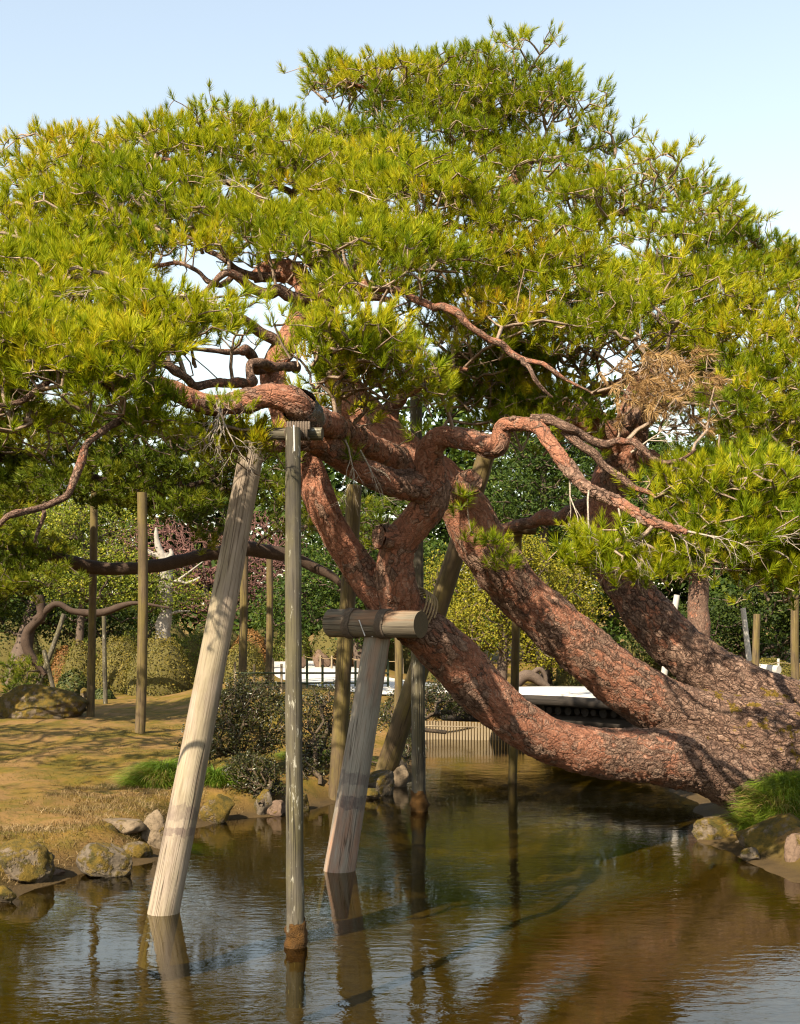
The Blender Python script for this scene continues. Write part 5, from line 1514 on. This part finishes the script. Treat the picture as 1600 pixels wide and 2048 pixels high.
M_cherry = mat_twig('cherry_twigs', (0.085, 0.038, 0.032), (0.19, 0.100, 0.082))

def crown_points(blobs, n, clump=0.35, per=26):
    """clumped leaves on and in a set of ellipsoids"""
    vol = np.array([(b[3] * b[4] * b[5]) ** 0.7 for b in blobs]); C = []
    k = max(1, n // per)
    for b, v in zip(blobs, vol / vol.sum()):
        m = max(3, int(k * v)); d = unit(rng.normal(size=(m, 3))); r = rng.uniform(0.25, 1, m) ** 0.45
        C.append(np.array(b[:3]) + d * r[:, None] * np.array(b[3:6]))
    C = np.concatenate(C)
    L = np.repeat(C, per, 0) + rng.normal(0, 1, (len(C) * per, 3)) * np.array([clump, clump, clump * 0.45])
    return C, L

def tree(name, label, base, trunk_r, blobs, n, leaf, mat, tmat=None, group=None, clump=0.35, lean=0.0, asp=0.55, per=26, twig=True):
    base = np.asarray(base, float)
    th = thing(name, base, label, 'tree', group)
    C, L = crown_points(blobs, n, clump, per)
    cb = np.array(blobs)[:, :3].mean(0)
    top = np.array([cb[0] * .6 + base[0] * .4, cb[1] * .6 + base[1] * .4, cb[2]])
    pts = [np.array([*(base - np.array([0, 0, 0.2])), trunk_r * 1.25]), np.array([*(base * .7 + top * .3 + np.array([lean, 0, 0])), trunk_r]), np.array([*(base * .35 + top * .65 - np.array([lean * .5, 0, 0])), trunk_r * .75]), np.array([*top, trunk_r * .4])]
    V, q, tr, bk, dirs, R = tube(np.array(pts), 0.15, 12, 0.12, 2.0, int(base[1]))
    mk('trunk', V, tr, q, tmat or M_tr, th, {'bk': bk, 'age': np.full(len(V), 0.9), 'moss': np.zeros(len(V))}, True)
    if twig:
        P0, P1, r0, r1 = network(C[::2], R[len(R) // 4:, :3], 0.2, 0.012, 0.45, trunk_r * .5)
        V, q = edge_tubes(P0, P1, r0, r1, 5, 0.15, 2)
        mk('branches', V, None, q, M_tr, th, None, True)['kind'] = 'stuff'
    N = unit(np.array([-0.2, -0.3, 0.6]) + rng.normal(0, 0.6, L.shape))
    tn = np.repeat(0.45 + rng.normal(0, 0.15, len(C)), per) + rng.normal(0, 0.13, len(L))
    V, T, tn = leaf_quads(L, N, leaf, tn, asp)
    mk('crown', V, T, None, mat, th, {'tone': tn})
    return th

def gbase(px, d):
    X = (px - CX) * d / FPX
    return np.array([X, d, gz(X, d)])

# glossy yellow-green broadleaf left of the snag
tree('broadleaf_tree', 'yellow-green glossy leaved tree behind the two tall lawn posts', gbase(150, 41), 0.16,
     [blob(120, 1120, 41, 150, 190, 1.6), blob(220, 1150, 41, 190, 140, 1.6), blob(330, 1185, 42, 170, 90, 1.3), blob(190, 1040, 42, 190, 120, 1.6), blob(60, 1050, 43, 160, 160, 1.6)], 24000, 0.095, M_cam, clump=0.30, per=34)
tree('broadleaf_tree', 'sunlit yellow tree seen between the thick trunks beyond the bridge', gbase(1000, 36), 0.16,
     [blob(960, 1240, 36, 130, 180, 1.2), blob(1050, 1190, 37, 150, 200, 1.4), blob(900, 1180, 37, 110, 150, 1.2), blob(1090, 1290, 36, 120, 100, 1.2), blob(1010, 1110, 37, 150, 110, 1.2), blob(1150, 1180, 38, 120, 160, 1.2)], 28000, 0.088, M_yg, clump=0.32, per=40)
tree('conifer_tree', 'layered dark green conifer rising behind the knot of the thick trunk', gbase(1090, 41), 0.22,
     [blob(1060, 960, 41, 220, 80, 1.6), blob(1120, 1030, 41, 260, 70, 1.8), blob(1000, 1020, 41, 200, 70, 1.6), blob(1090, 890, 41, 190, 80, 1.4), blob(1080, 820, 41, 140, 70, 1.2), blob(1160, 930, 41.5, 200, 80, 1.5)], 15000, 0.16, M_con, clump=0.36, asp=0.35)
tree('cedar_tree', 'cedar with reddish fluted trunk behind the rear leaning limb', gbase(1396, 31), 0.30,
     [blob(1400, 1080, 31, 200, 140, 1.4), blob(1330, 1010, 32, 180, 140, 1.4), blob(1470, 1010, 32, 190, 130, 1.4), blob(1400, 930, 32, 170, 120, 1.3)], 12000, 0.15, M_con, M_bark_f, clump=0.34, asp=0.35)
tree('broadleaf_tree', 'dark glossy evergreen thicket behind the rope fence on the far bank', gbase(1480, 39), 0.2,
     [blob(1430, 1250, 39, 200, 130, 1.6), blob(1540, 1240, 39, 220, 170, 1.7), blob(1640, 1230, 39, 200, 180, 1.7), blob(1340, 1270, 40, 160, 110, 1.4), blob(1590, 1160, 39, 200, 120, 1.5)], 16000, 0.15, M_ev, clump=0.34)
tree('broadleaf_tree', 'dark green tree behind the forked limb and log rest', gbase(720, 44), 0.2,
     [blob(640, 1180, 44, 180, 160, 1.6), blob(760, 1220, 44, 190, 170, 1.6), blob(840, 1150, 45, 170, 170, 1.6), blob(700, 1090, 45, 190, 140, 1.6), blob(570, 1220, 45, 150, 120, 1.4)], 15000, 0.15, M_con, clump=0.34)
tree('broadleaf_tree', 'nearly black evergreen behind the crossed poles at the picture edge', gbase(30, 46), 0.4,
     [blob(20, 1190, 47, 220, 170, 1.8), blob(150, 1220, 48, 200, 130, 1.7), blob(-60, 1120, 46, 220, 200, 1.8), blob(260, 1240, 49, 180, 110, 1.6)], 14000, 0.16, M_ev, clump=0.36)

# dark evergreens closing the view
def far_tree(px, d, ytop, wpx, label, group, mat, seed, proto=None):
    b = gbase(px, d); h = (CAMH - (ytop - HY) * d / FPX) - b[2]; w = wpx * .5 * d / FPX
    bl_ = []
    r_ = np.random.default_rng(seed)
    for k in range(8):
        u = (k + 0.5) / 8
        rr = w * (0.55 + 0.55 * math.sin(math.pi * (0.15 + 0.8 * u))) * (1 - 0.45 * u)
        bl_.append((b[0] + r_.normal(0, w * .25), b[1] + r_.normal(0, w * .2), b[2] + h * (0.12 + 0.82 * u), rr, rr * .8, h * 0.13))
    return tree('evergreen_tree', label, b, 0.28, bl_, 7500, 0.48, mat, None, group, 0.5, twig=False, asp=0.5)
FG = 'evergreens closing the view'
FL = 'dark evergreen tree in the row closing the view behind the garden'
far_tree(60, 60, 900, 300, 'far evergreen behind the black evergreen at the picture edge', FG, M_ev, 1)
far_tree(250, 64, 850, 300, 'far evergreen above the yellow-green broadleaf tree', FG, M_con, 2)
far_tree(430, 66, 900, 280, 'far evergreen behind the leafless cherry', FG, M_ev, 3)
far_tree(600, 62, 820, 280, 'far evergreen between the slim post and the pale log', FG, M_con, 4)
far_tree(760, 66, 780, 280, 'far evergreen behind the log rest', FG, M_ev, 5)
far_tree(900, 60, 740, 280, 'far evergreen behind the leaning brown log', FG, M_con, 6)
far_tree(1060, 66, 720, 280, 'tall far evergreen behind the layered conifer', FG, M_ev, 7)
far_tree(1230, 62, 740, 280, 'far evergreen above the rear crooked branch', FG, M_con, 8)
far_tree(1400, 64, 840, 300, 'far evergreen behind the cedar', FG, M_ev, 9)
far_tree(1560, 60, 840, 300, 'far evergreen above the glossy thicket', FG, M_con, 10)
far_tree(-90, 58, 850, 300, 'far evergreen just outside the picture edge beyond the lawn', FG, M_con, 11)
far_tree(1700, 60, 850, 300, 'far evergreen just outside the picture edge beyond the far bank', FG, M_ev, 12)

# white snag
sb = gbase(332, 42)
sn = thing('bare_snag', sb, 'dead white tree trunk with broken top among the round shrubs', 'tree')
V, q, tr, bk, _, _ = tube(np.array([[*(sb - np.array([0, 0, .2])), 0.36]] + [[*W(x, y, 42), w * .5 * 42 / FPX] for x, y, w in ((326, 1270, 30), (333, 1220, 23), (331, 1170, 25), (334, 1130, 26), (328, 1108, 24))]), 0.06, 20, 0.22, 2.6, 3)
mk('trunk', V, tr, q, M_snag, sn, None, True)
for pts in ([(326, 1118, 18), (318, 1098, 15), (313, 1075, 10), (312, 1055, 4)], [(322, 1112, 14), (305, 1108, 10), (292, 1098, 5)], [(336, 1120, 14), (343, 1108, 10), (340, 1098, 5)], [(336, 1180, 10), (352, 1163, 8), (375, 1166, 6), (400, 1155, 4)], [(338, 1230, 8), (352, 1224, 5), (380, 1222, 3)], [(350, 1165, 6), (370, 1150, 4), (410, 1120, 2)]):
    V, q, tr, bk, _, _ = tube(np.array([[*W(x, y, 41.9), w * .5 * 42 / FPX] for x, y, w in pts]), 0.06, 10, 0.2, 4, 2)
    mk('branch', V, tr, q, M_snag, sn, None, True)

# leafless cherry: a haze of purplish twigs
def bare_tree(px, d, blobs, n, label, group=None):
    b = gbase(px, d)
    th = thing('bare_cherry_tree', b, label, 'tree', group)
    C, L = crown_points(blobs, n, 0.3, 8)
    top = np.array(blobs)[:, :3].mean(0)
    pts = np.array([[*(b - np.array([0, 0, .2])), 0.22], [*(b * .6 + top * .4 + np.array([0.15, 0, 0])), 0.18], [*(b * .3 + top * .7 - np.array([0.1, 0, 0])), 0.12], [*top, 0.06]])
    V, q, tr, bk, _, R = tube(pts, 0.15, 12, 0.15, 2, 4)
    mk('trunk', V, tr, q, M_tr, th, None, True)
    P0, P1, r0, r1 = network(L, R[len(R) // 3:, :3], 0.15, 0.0085, 0.38, 0.08)
    V, q = edge_tubes(P0, P1, r0, r1, 3, 0.14, 1)
    mk('twigs', V, None, q, M_cherry, th, None, True)['kind'] = 'stuff'
bare_tree(450, 50, [blob(400, 1110, 50, 220, 150, 2.0), blob(300, 1090, 51, 200, 130, 2.0), blob(500, 1130, 50, 160, 150, 1.8), blob(430, 1190, 50, 200, 120, 1.8)], 3600, 'leafless purplish cherry tree behind the white snag')
bare_tree(530, 53, [blob(520, 1090, 53, 160, 150, 1.8), blob(560, 1160, 53, 140, 140, 1.8)], 1800, 'smaller leafless cherry tree by the bamboo fence')

# second pine on the lawn, its long limb resting on the posts
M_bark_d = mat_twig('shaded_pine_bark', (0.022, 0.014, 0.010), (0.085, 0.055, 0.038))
p2b = gbase(-150, 25)
pine2 = thing('pine_tree', p2b, 'shaded pine on the lawn with a long low limb resting on posts', 'tree')
L2 = [[(-260, 1420, 25, 60), (-200, 1250, 25, 60), (-120, 1050, 25, 58), (-40, 900, 25, 56), (20, 850, 25, 48)],
      [(-120, 1050, 25, 50), (-20, 1080, 25.2, 34), (80, 1102, 25.4, 28), (150, 1128, 25.6, 27), (200, 1138, 25.8, 27), (280, 1135, 26, 26), (360, 1122, 26.5, 26), (440, 1106, 27, 26), (520, 1100, 27.5, 30), (590, 1118, 28, 24), (660, 1150, 28, 16), (700, 1200, 28, 8)],
      [(-60, 900, 25, 46), (20, 905, 24.8, 44), (75, 955, 24.6, 40), (130, 945, 24.5, 24), (220, 960, 24.3, 18), (330, 985, 24.2, 14), (420, 960, 24.2, 8)],
      [(-40, 860, 25, 30), (90, 830, 25, 22), (180, 822, 25.5, 18), (300, 860, 25.5, 12), (420, 900, 25.5, 8)],
      [(80, 1190, 34, 16), (82, 1230, 34, 20), (55, 1265, 34, 20), (60, 1310, 34, 18), (90, 1345, 34, 10)],
      [(70, 1240, 34, 14), (110, 1208, 34, 12), (150, 1225, 34, 12), (205, 1225, 34, 16), (270, 1208, 34, 8), (340, 1215, 34, 4)]]
R2 = []
for k, l in enumerate(L2):
    C = px_line(l); C2, _ = resample(C, 0.12)
    C2[:, :3] += np.stack([fbm(C2[:, :3] + 11.0 * k, 1.2, 2, 5 + j) for j in range(3)], 1) * 0.06
    V, q, tr, bk, dirs, R = tube(C2, 0.08, 16, 0.14, 3, 140 + k)
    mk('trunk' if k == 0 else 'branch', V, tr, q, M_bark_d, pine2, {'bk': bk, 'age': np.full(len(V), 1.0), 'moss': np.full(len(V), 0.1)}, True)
    R2.append(R[::3, :3])
R2 = np.concatenate(R2)
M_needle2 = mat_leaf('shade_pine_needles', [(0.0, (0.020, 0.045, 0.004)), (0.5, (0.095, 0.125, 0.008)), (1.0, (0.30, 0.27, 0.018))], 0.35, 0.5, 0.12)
for lab, poly, sx, sy, d0, dj, rad, npd, tone in (
    ('needles above the long limb', [(-420, 760), (-80, 780), (140, 800), (300, 830), (460, 870), (575, 900), (580, 985), (450, 1030), (340, 1040), (220, 1015), (60, 1010), (-80, 1040), (-420, 1000)], 58, 26, 24, 1.2, 0.62, 40, 0.50),
    ('needles hanging at the picture edge', [(-80, 1050), (60, 1060), (130, 1105), (100, 1180), (20, 1215), (-80, 1230)], 54, 26, 24, 0.8, 0.6, 36, 0.5),
    ('thin needles below the long limb', [(380, 1000), (470, 1010), (480, 1080), (400, 1090)], 50, 26, 26, 0.6, 0.5, 18, 0.45),
    ('needles behind the trunks', [(560, 960), (700, 1000), (820, 1010), (870, 1080), (760, 1110), (640, 1100), (560, 1060)], 62, 30, 27, 0.8, 0.6, 22, 0.45),
    ('needles spreading over the lawn beyond the picture edge', [(-900, 690), (-130, 720), (-110, 850), (-900, 880)], 120, 42, 15.5, 3.2, 0.75, 34, 0.5),
    ('small dark needle boughs by the back pond', [(0, 1330), (90, 1330), (110, 1370), (60, 1390), (0, 1385)], 44, 22, 34, 0.5, 0.5, 20, 0.4)):
    cens = pads_in(poly, sx, sy, lambda x, y: d0, dj)
    P, A, TN = [], [], []
    for c in cens:
        p, a = pad_points(c, rad * rng.uniform(.8, 1.2), rad, npd, 0.14, (rng.normal(0, .1), rng.uniform(.05, .3)), 0.09)
        P.append(p); A.append(a); TN.append(np.full(len(p), tone + rng.normal(0, 0.12)) + rng.normal(0, 0.08, len(p)))
    P = np.concatenate(P); A = np.concatenate(A); TN = np.concatenate(TN)
    V, T, tn = needles(P, A, 34, rng.uniform(0.13, 0.18, len(P)), 0.016, (0.25, 1.3), TN, 0.1)
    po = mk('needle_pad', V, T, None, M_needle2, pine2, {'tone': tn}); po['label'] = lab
    P0, P1, r0, r1 = network(np.concatenate([cens - np.array([0, 0, .15]), P]), R2, 0.25, 0.006, 0.42, 0.05)
    V, q = edge_tubes(P0, P1, r0, r1, 4, 0.15, 2)
    mk('twigs', V, None, q, M_tr, po, None, True)['kind'] = 'stuff'

# curly root-like trunk beyond the bridge
rb = gbase(1060, 33)
rt = thing('fallen_trunk', rb, 'dark curved fallen trunk lying beyond the footbridge', 'trunk')
for pts in ([(1030, 1372, 20), (1052, 1352, 24), (1075, 1360, 22), (1095, 1376, 16)], [(1060, 1352, 12), (1078, 1338, 10), (1090, 1350, 9), (1092, 1376, 8)]):
    V, q, tr, bk, _, _ = tube(np.array([[*W(x, y, 30), w * .5 * 30 / FPX] for x, y, w in pts]), 0.06, 14, 0.15, 4, 3)
    mk('stem', V, tr, q, M_tr, rt, None, True)
